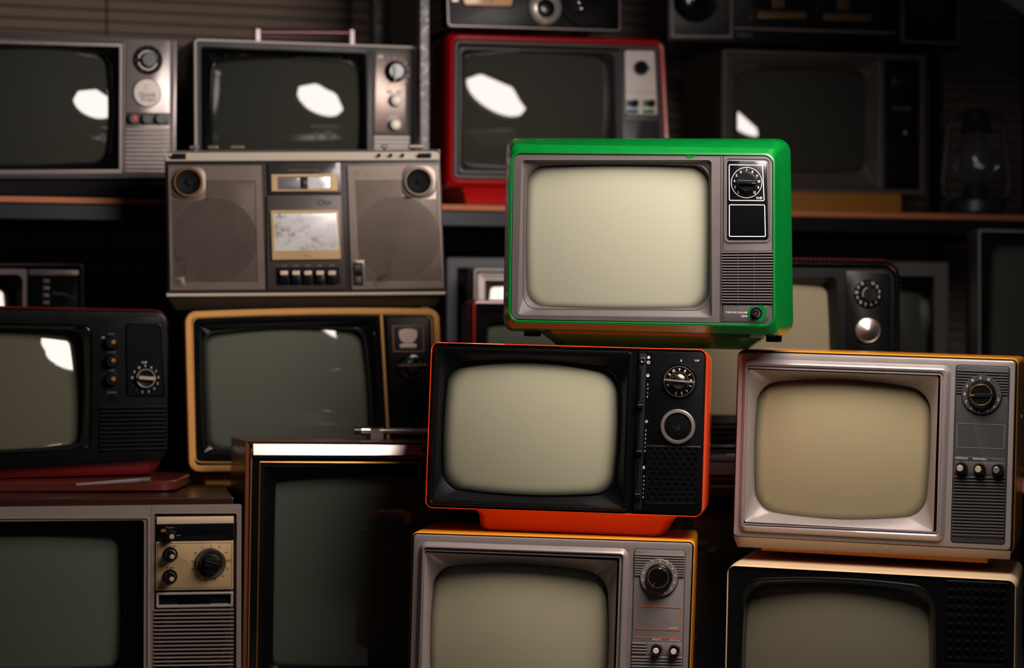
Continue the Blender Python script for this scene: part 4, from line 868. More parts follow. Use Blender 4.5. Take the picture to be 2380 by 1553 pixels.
# ================================================================== boombox on the tan set
def boombox():
    t = Thing('silver_boombox', 'bronze silver boombox with cassette deck and two round speakers, on the tan framed television', 'radio', (-0.3699, 3.8497, 0.7629, 8.09, -0.30, -0.94))
    t.Z = (340, 320, 3.3056); R0 = t.root; Ln = t.len
    t.ring('body', [([(140, 105), (2252, 94), (2300, 1210), (158, 1222)], 0.004, 0, 0.004), (-0.0003, 0.115), (-0.006, 0.12)], M_BOOMDK, cap1=True)
    t.plate('front_board', [(146, 175), (2256, 172), (2296, 1190), (166, 1200)], 0.002, 0.001, 0.012, M_BOOMDK)
    z1 = t.p(1200, 100, 0).y
    bl = [(t.p(138, 103, 0.016), 0.016), (t.p(2256, 93, 0.016), 0.016), (t.p(2253, 164, -0.010), -0.010), (t.p(149, 172, -0.010), -0.010), (t.p(2253, 174, -0.008), -0.008), (t.p(149, 181, -0.008), -0.008)]
    V = [(p.x, y, p.y) for p, y in bl]; V += [(v[0], 0.02, v[2]) for v in V]
    tb = make('top_band', V, [(0, 1, 2, 3), (3, 2, 4, 5), (5, 4, 10, 11), (6, 7, 1, 0), (0, 3, 5, 11, 9, 6), (1, 7, 8, 10, 4, 2)], M_BANDAL, R0, 15)
    t.plate('band_notch', [(196, 122), (305, 121), (305, 164), (196, 166)], 0.001, -0.0112, -0.008, M_BLACKM, tb); t.plate('band_notch', [(2086, 120), (2190, 118), (2190, 155), (2086, 157)], 0.001, -0.0112, -0.008, M_BLACKM, tb)
    for x in (1787, 1877, 1968): t.disc('socket', x, 136, [(Ln(15), -0.0105), (Ln(13), -0.0120), (Ln(8), -0.0120), (Ln(7), -0.008)], M_BLACKM, tb, y=-0.01, n=20)
    for x, wd in ((367, 34), (513, 38), (698, 52), (870, 7), (963, 7), (1830, 24), (2075, 62)):
        c = t.p(x, 100, 0.03)
        st = tube('lever', (c.x, 0.03, z1 - 0.004), (c.x, 0.03, z1 + 0.006), 0.0024, M_CHROME, R0, 10)
        if wd > 10: box('lever_cap', c.x - Ln(wd), c.x + Ln(wd), 0.022, 0.038, z1 + 0.006, z1 + 0.012, M_BOOM, st, 0.001)
    def grille(name, region, mask, circ):
        TL, TR, BR, BL = t.q(region, -0.003); wx = (TR - TL).length; hz = (TL - BL).length
        nx = int(wx / Ln(18.5)); nz = int(hz / Ln(18.5)); V = []; Fc = []
        def P(u, v): return TL.lerp(TR, u).lerp(BL.lerp(BR, u), v)
        def bar_(u0, v0, u1, v1, y):
            b = len(V)
            for (u, v) in ((u0, v0), (u1, v0), (u1, v1), (u0, v1)): q = P(u, v); V.append((q.x, y, q.y))
            for (u, v) in ((u0, v0), (u1, v0), (u1, v1), (u0, v1)): q = P(u, v); V.append((q.x, y + 0.0012, q.y))
            Fc.extend([(b, b + 1, b + 2, b + 3), (b, b + 1, b + 5, b + 4), (b + 1, b + 2, b + 6, b + 5), (b + 2, b + 3, b + 7, b + 6), (b + 3, b, b + 4, b + 7)])
        for i in range(nx + 1):
            u = i / nx; bar_(max(0, u - 0.15 / nx), mask(u), min(1, u + 0.15 / nx), 1, -0.0030)
        for j in range(nz + 1):
            v = j / nz; bar_(0 if v >= 0.19 else mask.lo, max(0, v - 0.14 / nz), 1 if v >= 0.19 else mask.hi, min(1, v + 0.14 / nz), -0.0028)
        o = make(name, V, Fc, M_BOOM, R0); o['kind'] = 'stuff'; o['label'] = 'fine perforated speaker grille'
        return o
    class Mk:
        def __init__(s, a, b, lo, hi): s.a, s.b, s.lo, s.hi = a, b, lo, hi
        def __call__(s, u): return s.a if u < s.lo else (s.b if u > s.hi else 0.0)
    for (pan, twt, reg, mk, cx, cy) in (
        ([(165, 213), (886, 213), (916, 1170), (180, 1176)], (322, 342), [(192, 330), (838, 330), (856, 1110), (206, 1112)], Mk(0.19, 0.0, 0.42, 1.0), 525, 785),
        ([(1540, 213), (2247, 208), (2287, 1160), (1574, 1170)], (2093, 336), [(1602, 328), (2232, 326), (2270, 1100), (1640, 1106)], Mk(0.0, 0.19, 0.0, 0.58), 1935, 770)):
        # panel is a frame around the perforated field
        t.ring('speaker_panel', [(pan, 0.003, 0, 0.004), (-0.0004, -0.0030), (-0.0010, -0.0036), (reg, 0.001, 0, -0.0036), (-0.0006, -0.0015)], M_BOOM)
        t.plate('speaker_baffle', reg, 0.001, 0.0002, 0.002, M_BOOM)
        t.disc('speaker_cone', cx, cy, [(Ln(322), 0.0), (Ln(318), -0.0010), (Ln(240), 0.0000), (Ln(90), 0.0000), (Ln(60), -0.001)], M_BLACKM, y=0, n=64)
        x, y = twt
        tb_ = t.plate('tweeter_plate', [(x - 132, y - 126), (x + 132, y - 127), (x + 136, y + 126), (x - 130, y + 127)], (0.02, 0.02, 0.02, 0.02), -0.0040, -0.001, M_BOOM)
        tw = t.disc('tweeter', x, y, [(Ln(112), -0.0040), (Ln(108), -0.0105), (Ln(98), -0.0110), (Ln(92), -0.0095), (Ln(60), -0.0052), (Ln(24), -0.0045)], M_BLACKM, y=-0.004, n=56)
        t.annulus('tweeter_ring', x, y, Ln(97), Ln(106), -0.0113, M_GOLD if x < 1000 else M_BOOM, tw); t.disc('tweeter_dome', x, y, [(Ln(30), -0.0044), (Ln(22), -0.0065), (Ln(10), -0.0075)], M_BLACKM, tw, y=-0.004, n=24)
        grille('speaker_grille', reg, mk, None)
    mc = t.plate('mic_plate', [(206, 1070), (292, 1068), (296, 1146), (208, 1148)], 0.001, -0.0040, -0.002, M_BOOM)
    t.disc('mic_hole', 248, 1105, [(Ln(16), -0.0040), (Ln(12), -0.0044), (Ln(11), -0.002)], M_BLACKM, mc, y=-0.004, n=20)
    # centre column
    mp = t.plate('meter_panel', [(932, 193), (1492, 189), (1498, 426), (942, 434)], 0.002, -0.0042, 0.002, M_SLATE)
    t.text('print', 'FM STEREO CASSETTE RECORDER', 1210, 251, Ln(13), -0.0046, M_GOLDPRINT, mp, squeeze=0.75)
    t.ring('meter_frame', [([(960, 282), (1466, 277), (1472, 409), (964, 413)], 0.001, 0, -0.0042), (-0.0003, -0.0060), ([(1008, 301), (1416, 297), (1419, 396), (1011, 399)], 0.001, 0, -0.0060), (-0.0004, -0.0044)], M_GOLDPLATE, mp)
    t.plate('meter', [(1012, 304), (1180, 303), (1182, 394), (1014, 396)], 0.001, -0.0050, -0.004, M_METER, mp); t.plate('meter', [(1238, 302), (1412, 300), (1414, 393), (1240, 395)], 0.002, -0.0054, -0.004, M_GLAREWHITE, mp)
    t.disc('balance_knob', 1214, 350, [(Ln(22), -0.0044), (Ln(20), -0.008), (Ln(14), -0.0085)], M_BOOMDK, mp, y=-0.004, n=24)
    dp = t.plate('deck_panel', [(926, 446), (1498, 441), (1530, 1164), (930, 1174)], 0.002, -0.0040, 0.002, M_BOOM2)
    t.text('logo', 'Om', 1366, 497, Ln(46), -0.0046, M_INK, dp)
    df = t.ring('cassette_door', [([(953, 558), (1479, 554), (1497, 936), (966, 942)], 0.002, 0, -0.0040), (-0.0003, -0.0090), (-0.0008, -0.0095), ([(976, 582), (1464, 575), (1482, 864), (986, 870)], 0.002, 0, -0.0095), (-0.0004, -0.0080)], M_GOLDPLATE, dp)
    cw = t.ring('cassette_window', [([(976, 582), (1464, 575), (1482, 864), (986, 870)], 0.002, 0, -0.0080), (-0.002, -0.0086)], M_GLAREWHITE, dp, cap1=True)
    t.text('door_print', 'STEREO', 1228, 907, Ln(13), -0.0099, M_GOLDPRINT, dp)
    kr = t.plate('key_recess', [(990, 998), (1482, 993), (1492, 1126), (996, 1132)], 0.001, -0.0046, -0.003, M_BLACKM, dp)
    for i in range(5):
        x = 1058 + i * 92
        k = t.plate('key', [(x - 36, 1022), (x + 34, 1021), (x + 38, 1120), (x - 34, 1122)], 0.001, -0.011, -0.004, M_KNOB)
        t.plate('key_cap', [(x - 30, 1024), (x + 28, 1023), (x + 30, 1056), (x - 28, 1057)], 0.0025, -0.014, -0.0105, M_IVORY, k)
        t.plate('key_label', [(x - 20, 980), (x + 18, 980), (x + 18, 988), (x - 20, 988)], 0.0004, -0.0044, -0.003, M_GOLDPRINT, dp)
    sw = t.plate('switch_plate', [(1578, 940), (1676, 938), (1684, 1142), (1584, 1144)], 0.001, -0.0042, -0.001, M_BOOM)
    t.plate('switch_slot', [(1588, 962), (1662, 960), (1668, 1132), (1592, 1134)], 0.001, -0.0047, -0.003, M_VOID, sw)
    t.plate('switch_lever', [(1594, 978), (1650, 976), (1654, 1030), (1596, 1032)], 0.001, -0.009, -0.0045, M_BOOMDK, sw); t.plate('switch_lever', [(1598, 1068), (1652, 1066), (1655, 1122), (1600, 1124)], 0.001, -0.009, -0.0045, M_BOOMDK, sw)
    bl = [(t.p(156, 1194, 0.004), 0.004), (t.p(2298, 1178, 0.004), 0.004), (t.p(2297, 1200, -0.006), -0.006), (t.p(157, 1215, -0.006), -0.006), (t.p(2297, 1208, -0.004), -0.004), (t.p(157, 1223, -0.004), -0.004)]
    V = [(p.x, y, p.y) for p, y in bl]; V += [(v[0], 0.02, v[2]) for v in V]
    make('chrome_strip', V, [(0, 1, 2, 3), (3, 2, 4, 5), (5, 4, 10, 11), (6, 7, 1, 0), (0, 3, 5, 11, 9, 6), (1, 7, 8, 10, 4, 2)], M_BANDAL, R0, 15)
    zb = t.zw(0.7335); zl = t.p(1200, 1212, 0).y; xl = t.p(158, 1210, 0).x; xr = t.p(2296, 1200, 0).x
    V = []
    for z, a, y0, y1 in ((zl, 0.002, 0.0, 0.118), (zb + 0.006, 0.012, 0.010, 0.112), (zb, 0.018, 0.016, 0.106)):
        V += [(xl + a, y0, z), (xr - a, y0, z), (xr - a, y1, z), (xl + a, y1, z)]
    make('base', V, [(k * 4 + i, k * 4 + (i + 1) % 4, k * 4 + 4 + (i + 1) % 4, k * 4 + 4 + i) for k in range(2) for i in range(4)] + [(0, 1, 2, 3), (11, 10, 9, 8)], M_OLIVE, R0, 20)
M_OLIVE = mat('dark_olive_plastic', (44, 42, 34), 0.45, var=0.1); M_SLATE = mat('slate_window', (50, 48, 50), 0.3, coat=0.4, var=0.3, scale=30)
M_BANDAL = mat('pale_aluminium', (240, 226, 206), 0.40, metal=0.1, var=0.08, scale=12)
M_METER = mat('meter_face', (120, 116, 118), 0.35, coat=0.5, var=0.3, scale=60); M_BOOM2 = mat('boombox_panel', (78, 70, 66), 0.42, metal=0.3, var=0.1)
M_GLAREWHITE = mat('glare_white_scuffed', (250, 244, 240), 0.26, metal=0.2, coat=0.6, var=0.14, scale=20, dirt=((150, 138, 132), 30, 0.53))  # near-white base stands in for the softbox reflection; scuffs are wear
boombox()

# ================================================================== back row on the rack
M_ASHELL = mat('dark_ash_plastic', (34, 33, 34), 0.4, var=0.1)
def tv_a():
    t = Thing('silver_panel_television', 'television with silver tuner column and round badge at top left, on the rack', 'television', (-0.8318, 3.9714, 0.9753, 18.99, 0.54, -0.31))
    t.Z = (0, 0, 3.107); R0 = t.root; Ln = t.len
    face = [(-357, 216), (1277, 288), (1266, 1292), (-367, 1298)]
    t.ring('cabinet', [(face, 0.003, 0, 0.006), (0.0008, 0.012), (0.001, 0.24), (-0.02, 0.28)], M_ASHELL, cap1=True)
    t.ring('front_plate', [(face, 0.003, 0, 0.008), (-0.0006, 0.001), (-0.0016, 0.0), ([(-310, 262), (902, 296), (900, 1270), (-316, 1276)], 0.002, 0, 0.0), (-0.0004, 0.001)], M_ASHELL)
    op = ([(-232, 356), (776, 392), (772, 1162), (-232, 1190)], 0.020, (0.0065, 0.003, 0.004, 0.002), 0.020)
    t.ring('silver_frame', [([(-306, 266), (900, 300), (898, 1268), (-312, 1272)], 0.002, 0, 0.004), (-0.0006, -0.002), (-0.0032, -0.003), (-0.0052, 0.001), (-0.0078, 0.001), (-0.0086, -0.001), (-0.0106, -0.0008), (-0.0112, 0.004)], M_TAUPE)
    t.ring('bezel', [([(-262, 306), (850, 328), (846, 1224), (-266, 1228)], 0.002, 0, 0.004), (-0.002, 0.005), ([(-244, 344), (792, 378), (788, 1178), (-246, 1206)], 0.021, (0.0065, 0.003, 0.004, 0.002), 0.014), op, (-0.001, 0.06)], M_BLACKG)
    t.screen(op, S_DARK, 0.012, 0.42, refl=(680, 762), rimw=0.008)
    pn = t.plate('control_panel', [(914, 288), (1230, 294), (1226, 1262), (906, 1258)], 0.001, -0.0010, 0.005, M_SILVER)
    t.plate('side_pillar', [(1238, 292), (1276, 294), (1268, 1286), (1232, 1284)], 0.001, -0.0016, 0.005, M_SILVER)
    d = t.disc('channel_dial', 1068, 434, [(Ln(107), -0.001), (Ln(105), -0.005), (Ln(98), -0.007), (Ln(76), -0.0072)], M_BLACKM, y=-0.001, n=48)
    t.annulus('dial_arc', 1068, 436, Ln(62), Ln(72), -0.0078, M_TAUPE, d, a0=12, a1=168, n=24); t.annulus('dial_arc', 1068, 436, Ln(62), Ln(72), -0.0078, M_TAUPE, d, a0=192, a1=348, n=24)
    t.dial_texts('dial_numerals', ['12', '2', '3', '4', '5', '6', '7', '8', '9', '10', '11', 'U'], 1068, 434, Ln(90), Ln(13), -0.0078, M_DIM, 0, 30, d)
    k = t.disc('channel_knob', 1070, 436, [(Ln(60), -0.007), (Ln(58), -0.014), (Ln(50), -0.016)], M_KNOB, d, y=-0.001)
    bd = t.disc('badge', 1062, 672, [(Ln(106), -0.001), (Ln(104), -0.004), (Ln(98), -0.0055)], M_SILVER, y=-0.001, n=48)
    t.text('badge_print', 'IC', 1064, 626, Ln(38), -0.006, M_WHITE, bd); t.text('badge_print', 'Quick', 1066, 682, Ln(34), -0.006, M_INK, bd); t.text('badge_print', 'START', 1072, 722, Ln(24), -0.006, M_INK, bd)
    t.plate('knob_strip', [(912, 812), (1226, 815), (1224, 906), (908, 902)], 0.001, -0.0016, 0.003, M_CHARPANEL, pn)
    for x, c in ((962, M_REDCAP), (1058, None), (1155, None)):
        t.knob(x, 860, Ln(40), -0.0016, 0.012, capm=c, capr=0.55, dx=6, dz=-2)
    t.slats([(908, 920), (1224, 922), (1222, 1254), (904, 1250)], 11, 0.62, -0.0044, 0.0032, M_SILVER)
    zb = t.zw(SHELF_Z)
    box('base', -0.19, 0.195, 0.012, 0.24, zb, 0.002, M_BLACKM, R0, 0.004)
M_REDCAP = mat('red_knob_cap', (206, 32, 34), 0.35, coat=0.3)
tv_a()

def tv_b():
    t = Thing('white_edged_television', 'black television with white edge trim and maroon carrying handle, behind the boombox', 'television', (-0.3975, 4.1323, 0.9699, 18.0, 0.73, -0.81))
    t.Z = (400, 0, 3.5); R0 = t.root; Ln = t.len
    face = [(163, 314), (1985, 378), (1982, 1519), (172, 1533)]
    t.ring('cabinet', [(face, 0.010, 0, 0.012), (0.001, 0.018), (0.001, 0.24), (-0.02, 0.28)], M_BLACK, cap1=True)
    t.ring('edge_trim', [(face, 0.010, 0, 0.014), (-0.0010, 0.004), (-0.0020, 0.0005), (-0.0048, 0.000), (-0.0062, 0.003), (-0.0064, 0.008)], M_TRIM)
    op = ([(350, 488), (1508, 512), (1520, 1420), (335, 1440)], 0.020, (0.006, 0.003, 0.004, 0.002), 0.024)
    t.ring('front_plate', [([(185, 340), (1962, 402), (1960, 1500), (195, 1512)], 0.008, 0, 0.008), (-0.0005, 0.005), ([(232, 376), (1580, 430), (1585, 1480), (240, 1490)], 0.006, 0, 0.005)], M_BLACK)
    t.ring('bezel', [([(232, 376), (1580, 430), (1585, 1480), (240, 1490)], 0.006, 0, 0.005), (-0.001, 0.002), (-0.004, 0.003), (-0.010, 0.008), ([(332, 462), (1528, 488), (1540, 1440), (318, 1460)], 0.022, (0.006, 0.003, 0.004, 0.002), 0.016), (-0.001, 0.015), op, (-0.001, 0.06)], M_BLACKG)
    t.screen(op, S_DARK, 0.014, 0.47, refl=(1192, 832), rimw=0.010)
    t.plate('divider', [(1590, 404), (1642, 406), (1640, 1490), (1588, 1490)], 0.001, 0.001, 0.006, M_CHARPANEL)
    pn = t.plate('control_panel', [(1658, 418), (1906, 428), (1902, 1086), (1644, 1086)], 0.002, 0.001, 0.006, M_SILVER3)
    k = t.disc('channel_knob', 1812, 585, [(Ln(90), 0.001), (Ln(88), -0.004), (Ln(72), -0.006), (Ln(68), -0.014), (Ln(58), -0.016)], M_KNOB, y=0, n=40)
    t.bar('knob_grip', (1820, 535), (1815, 660), Ln(26), -0.022, -0.014, M_KNOB, k, end=0.4)
    t.dial_texts('dial_numerals', ['8', '9', '10', '11', '12', '13', '', '1', '2', '3', '4', '5', '6', '7'], 1812, 585, Ln(118), Ln(24), 0.0004, M_WHITE, 0, 360 / 14., pn)
    t.plate('channel_mark', [(1672, 445), (1722, 446), (1720, 478), (1671, 477)], 0.001, 0.0002, 0.002, M_WHITE, pn)
    for x in (1768, 1846): t.plate('channel_mark', [(x - 22, 734), (x + 22, 734), (x + 22, 760), (x - 22, 760)], 0.002, 0.0002, 0.002, M_WHITE, pn)
    t.plate('channel_mark', [(1766, 938), (1842, 938), (1842, 960), (1766, 960)], 0.002, 0.0002, 0.002, M_WHITE, pn)
    t.knob(1812, 818, Ln(54), 0.001, 0.016, capm=M_CAP, capr=0.5, dx=4, dz=-2); t.knob(1806, 1016, Ln(50), 0.001, 0.016, capm=M_CAP, capr=0.5, dx=4, dz=-2)
    t.slats([(1645, 1102), (1932, 1104), (1930, 1480), (1643, 1478)], 11, 0.8, -0.002, 0.005, M_WHITEPL)
    zt = t.p(700, 320, 0.02).y
    a = t.p(692, 262, 0.06); b = t.p(1456, 268, 0.06)
    h = tube('handle_bar', (a.x, 0.06, a.y), (b.x, 0.06, b.y), 0.0045, M_MAROON, R0, 16)
    for p in (a, b): box('handle_post', p.x - 0.006, p.x + 0.006, 0.05, 0.07, zt - 0.006, p.y + 0.007, M_MAROON, h, 0.002)
    zb = t.zw(SHELF_Z); box('base', -0.19, 0.19, 0.012, 0.24, zb, 0.004, M_BLACKM, R0, 0.004)
M_TRIM = mat('white_edge_trim', (238, 222, 212), 0.35, metal=0.0, var=0.05); M_SILVER3 = mat('mottled_silver', (140, 122, 114), 0.32, metal=0.6, var=0.12, scale=20); M_MAROON = mat('maroon_plastic', (122, 22, 36), 0.25, coat=0.5, var=0.05)
tv_b()

def tv_c():
    t = Thing('red_television', 'red shelled television with white control strip on the rack, under the black radio', 'television', (0.0936, 4.2768, 0.9781, 17.05, -1.39, -0.48))
    t.Z = (960, 0, 3.235); R0 = t.root; Ln = t.len
    face = [(254, 250), (1864, 298), (1926, 1430), (246, 1402)]
    t.ring('shell', [([(300, 302), (1838, 346), (1892, 1376), (292, 1346)], 0.010, 0, 0.012), (0.0004, 0.004), (0.002, 0.0), (0.007, -0.001), (0.010, 0.003), (face, 0.014, 0, 0.010), (0.002, 0.03), (0.003, 0.14), (-0.02, 0.26), (-0.05, 0.30)], M_RED, cap1=True)
    op = ([(378, 404), (1462, 430), (1478, 1250), (366, 1246)], 0.022, (0.0055, 0.003, 0.003, 0.002), 0.024)
    t.ring('grey_frame', [([(302, 304), (1836, 348), (1890, 1374), (294, 1344)], 0.010, 0, 0.012), (-0.0004, 0.0035), (-0.002, 0.001), (-0.006, 0.001), (-0.0075, 0.004), (-0.009, 0.008)], M_GREYBZ)
    t.ring('front_plate', [([(350, 352), (1795, 390), (1846, 1330), (344, 1300)], 0.006, 0, 0.008), ([(362, 368), (1512, 398), (1535, 1290), (352, 1284)], 0.012, 0, 0.008), ([(370, 392), (1478, 420), (1496, 1262), (358, 1258)], 0.022, (0.0055, 0.003, 0.003, 0.002), 0.018), op, (-0.001, 0.06)], M_CHARDK)
    t.screen(op, S_DARK, 0.014, 0.68, refl=(622, 735), rimw=0.009)
    cp = t.plate('control_plate', [(1560, 352), (1834, 362), (1886, 1366), (1588, 1356)], 0.003, 0.0045, 0.010, M_CHARDK)
    pn = t.plate('white_panel', [(1594, 380), (1816, 382), (1838, 862), (1600, 862)], 0.004, 0.001, 0.006, M_WHITEPL)
    k = t.disc('channel_knob', 1708, 513, [(Ln(56), 0.001), (Ln(54), -0.010), (Ln(46), -0.013)], M_KNOB, y=0, n=40)
    t.bar('knob_pointer', (1745, 513), (1788, 513), Ln(44), -0.008, 0.0, M_KNOB, k, end=0.1)
    for x, m_ in ((1648, M_BLUE), (1772, M_GRNLAB)):
        t.plate('colour_label', [(x - 44, 752), (x + 44, 752), (x + 46, 854), (x - 44, 854)], 0.001, 0.0005, 0.002, m_, pn)
        t.plate('label_stripe', [(x - 44, 802), (x + 44, 802), (x + 45, 824), (x - 44, 824)], 0.0004, 0.0002, 0.002, M_WHITEPL, pn)
        t.knob(x + 12, 780, Ln(31), 0.0005, 0.012, name='button')
    t.bar('tick_line', (1612, 690), (1820, 692), Ln(4), 0.0006, 0.002, M_DIM, pn)
    t.plate('grey_strip', [(1590, 870), (1864, 872), (1866, 908), (1592, 906)], 0.002, 0.001, 0.006, M_GREYBZ)
    zb = t.zw(SHELF_Z + 0.004)
    V = []
    for z, x0, x1, y0, y1 in ((0.008, -0.20, 0.21, 0.010, 0.26), (-0.012, -0.19, 0.20, 0.022, 0.25), (zb, -0.185, 0.195, 0.026, 0.245)):
        V += [(x0, y0, z), (x1, y0, z), (x1, y1, z), (x0, y1, z)]
    make('pedestal', V, [(k * 4 + i, k * 4 + (i + 1) % 4, k * 4 + 4 + (i + 1) % 4, k * 4 + 4 + i) for k in range(2) for i in range(4)] + [(8, 9, 10, 11)], M_RED, R0)
M_CHARDK = mat('dark_charcoal', (44, 43, 44), 0.4, var=0.1)
tv_c()

M_AMBERPL = mat('amber_plinth', (150, 98, 34), 0.4, var=0.1)
M_DULL = mat('dull_grey_frame', (96, 87, 84), 0.35, metal=0.3, var=0.06)
def tv_d():
    t = Thing('dark_grey_television', 'dim grey television with silver frame on the rack at the right, on a yellow plinth', 'television', (0.6557, 4.5006, 0.9831, 14.95, 0.24, 0.0))
    t.Z = (1500, 0, 2.5045); R0 = t.root; Ln = t.len
    face = [(440, 286), (1616, 321), (1616, 1135), (434, 1110)]
    t.ring('cabinet', [(face, 0.005, 0, 0.008), (0.001, 0.014), (0.001, 0.24), (-0.02, 0.28)], M_BROWNDK, cap1=True)
    t.ring('silver_frame', [(face, 0.005, 0, 0.010), (-0.0005, 0.002), (-0.003, 0.0), (-0.008, 0.0), (-0.011, 0.004)], M_DULL)
    op = ([(542, 404), (1282, 416), (1276, 1000), (540, 992)], 0.022, (0.005, 0.004, 0.004, 0.002), 0.026)
    t.ring('front_plate', [([(470, 318), (1594, 350), (1594, 1110), (464, 1086)], 0.003, 0, 0.006), (-0.0006, 0.003), ([(492, 326), (1358, 346), (1356, 1092), (486, 1072)], 0.008, 0, 0.003)], M_CHARPANEL)
    t.ring('bezel', [([(494, 328), (1356, 348), (1354, 1090), (488, 1070)], 0.008, 0, 0.003), (-0.0008, -0.002), (-0.003, -0.002), (-0.005, 0.002), op, (-0.001, 0.06)], M_DULL)
    t.screen(op, S_DARK3, 0.018, 0.58, refl=(552, 700), rimw=0.010)
    t.plate('divider', [(1362, 346), (1384, 347), (1384, 1096), (1360, 1094)], 0.001, 0.000, 0.006, M_DULL)
    pn = t.plate('control_panel', [(1390, 350), (1596, 356), (1598, 1106), (1390, 1100)], 0.002, 0.0015, 0.006, M_BLACK)
    t.disc('channel_dial', 1492, 470, [(Ln(70), 0.0015), (Ln(68), -0.004), (Ln(50), -0.006), (Ln(46), -0.014), (Ln(38), -0.015)], M_KNOB, y=0, n=36)
    t.text('print', 'COLOR', 1492, 632, Ln(24), 0.0010, M_DIM, pn)
    for x in (1420, 1500, 1570): t.knob(x, 775, Ln(22), 0.0015, 0.010, capm=M_CAP if x == 1500 else None, capr=0.5)
    zb = t.zw(SHELF_Z); x0 = t.p(520, 1190, 0.01).x; x1 = t.p(1484, 1190, 0.01).x
    box('plinth', x0, x1, 0.004, 0.22, zb, 0.004, M_AMBERPL, R0, 0.002)
S_DARK3 = glass_screen('tube_dim_grey', (52, 52, 46))
tv_d()

def radio_top():
    t = Thing('black_radio', 'black table radio with amber dial window and chrome knob, on the red television', 'radio', (0.02, 4.235, 1.2865, 17.0, 0, 0))
    t.Z = (1000, 0, 4.958); R0 = t.root; Ln = t.len
    face = [(165, -560), (2190, -500), (2200, 385), (190, 320)]
    zb = t.zw(1.2875, 0, 0.05)
    t.ring('body', [(face, (0.01, 0.01, 0.018, 0.006), 0, 0.004), (face, (0.01, 0.01, 0.018, 0.006), 0, 0.001), (-0.0015, -0.001), (-0.004, -0.001), (-0.005, 0.001)], M_BLACKG)
    t.ring('body_back', [(face, (0.01, 0.01, 0.018, 0.006), 0, 0.002), (0.0, 0.12), (-0.006, 0.13)], M_BLACKG, cap1=True)
    t.ring('silver_edge', [([(176, -548), (2178, -488), (2186, 360), (202, 300)], 0.008, 0, 0.001), (-0.0003, -0.0015), (-0.0016, -0.0015), (-0.0020, 0.001)], M_SATIN)
    t.plate('front_plate', [(190, -536), (2166, -476), (2174, 350), (216, 290)], 0.007, 0.0005, 0.004, M_BLACK)
    fr = t.ring('dial_frame', [([(350, -260), (968, -240), (972, 88), (362, 76)], 0.010, 0, 0.0005), (-0.0006, -0.003), (-0.002, -0.003), (-0.0026, -0.001)], M_BLACKM)
    wn = t.plate('dial_window', [(374, -240), (946, -222), (950, 70), (384, 60)], 0.008, -0.0012, 0.001, M_AMBER)
    t.text('dial_print', 'FM AM', 660, 8, Ln(34), -0.0016, M_INK, wn)
    kb = t.disc('tuning_knob', 1300, 96, [(Ln(208), 0.0005), (Ln(204), -0.010), (Ln(190), -0.016), (Ln(120), -0.022), (Ln(112), -0.022)], M_CHROME2, y=0, n=64)
    t.disc('knob_centre', 1310, 104, [(Ln(112), -0.021), (Ln(106), -0.026), (Ln(70), -0.029), (Ln(20), -0.030)], M_KNOB, kb, y=-0.01, n=48)
    sp = t.disc('speaker_ring', 1790, 0, [(Ln(330), 0.0005), (Ln(325), -0.003), (Ln(310), -0.003), (Ln(300), 0.001)], M_BLACKG, y=0, n=72)
    for x, y in ((1702, 36), (1726, 106)): t.disc('speaker_glint', x, y, [(Ln(34), 0.0005), (Ln(32), -0.006), (Ln(20), -0.010), (Ln(6), -0.011)], M_CHROME, y=0, n=24)  # small highlights on the speaker circle, shaped as chrome studs
    t.plate('bright_key', [(250, -40), (330, -38), (330, 22), (250, 20)], 0.001, -0.002, 0.001, M_SATIN)
    t.text('print', 'FM AM STEREO', 660, 165, Ln(24), 0.0001, M_DIM)
    for x in (-0.14, 0.14): box('foot', x - 0.012, x + 0.012, 0.03, 0.10, zb, -0.0005 + t.p(1000, 352, 0).y * 1.0 + 0.004, M_BLACKM, R0, 0.001)
M_AMBER = mat('amber_dial', (238, 176, 122), 0.4, coat=0.4, var=0.1)
radio_top()

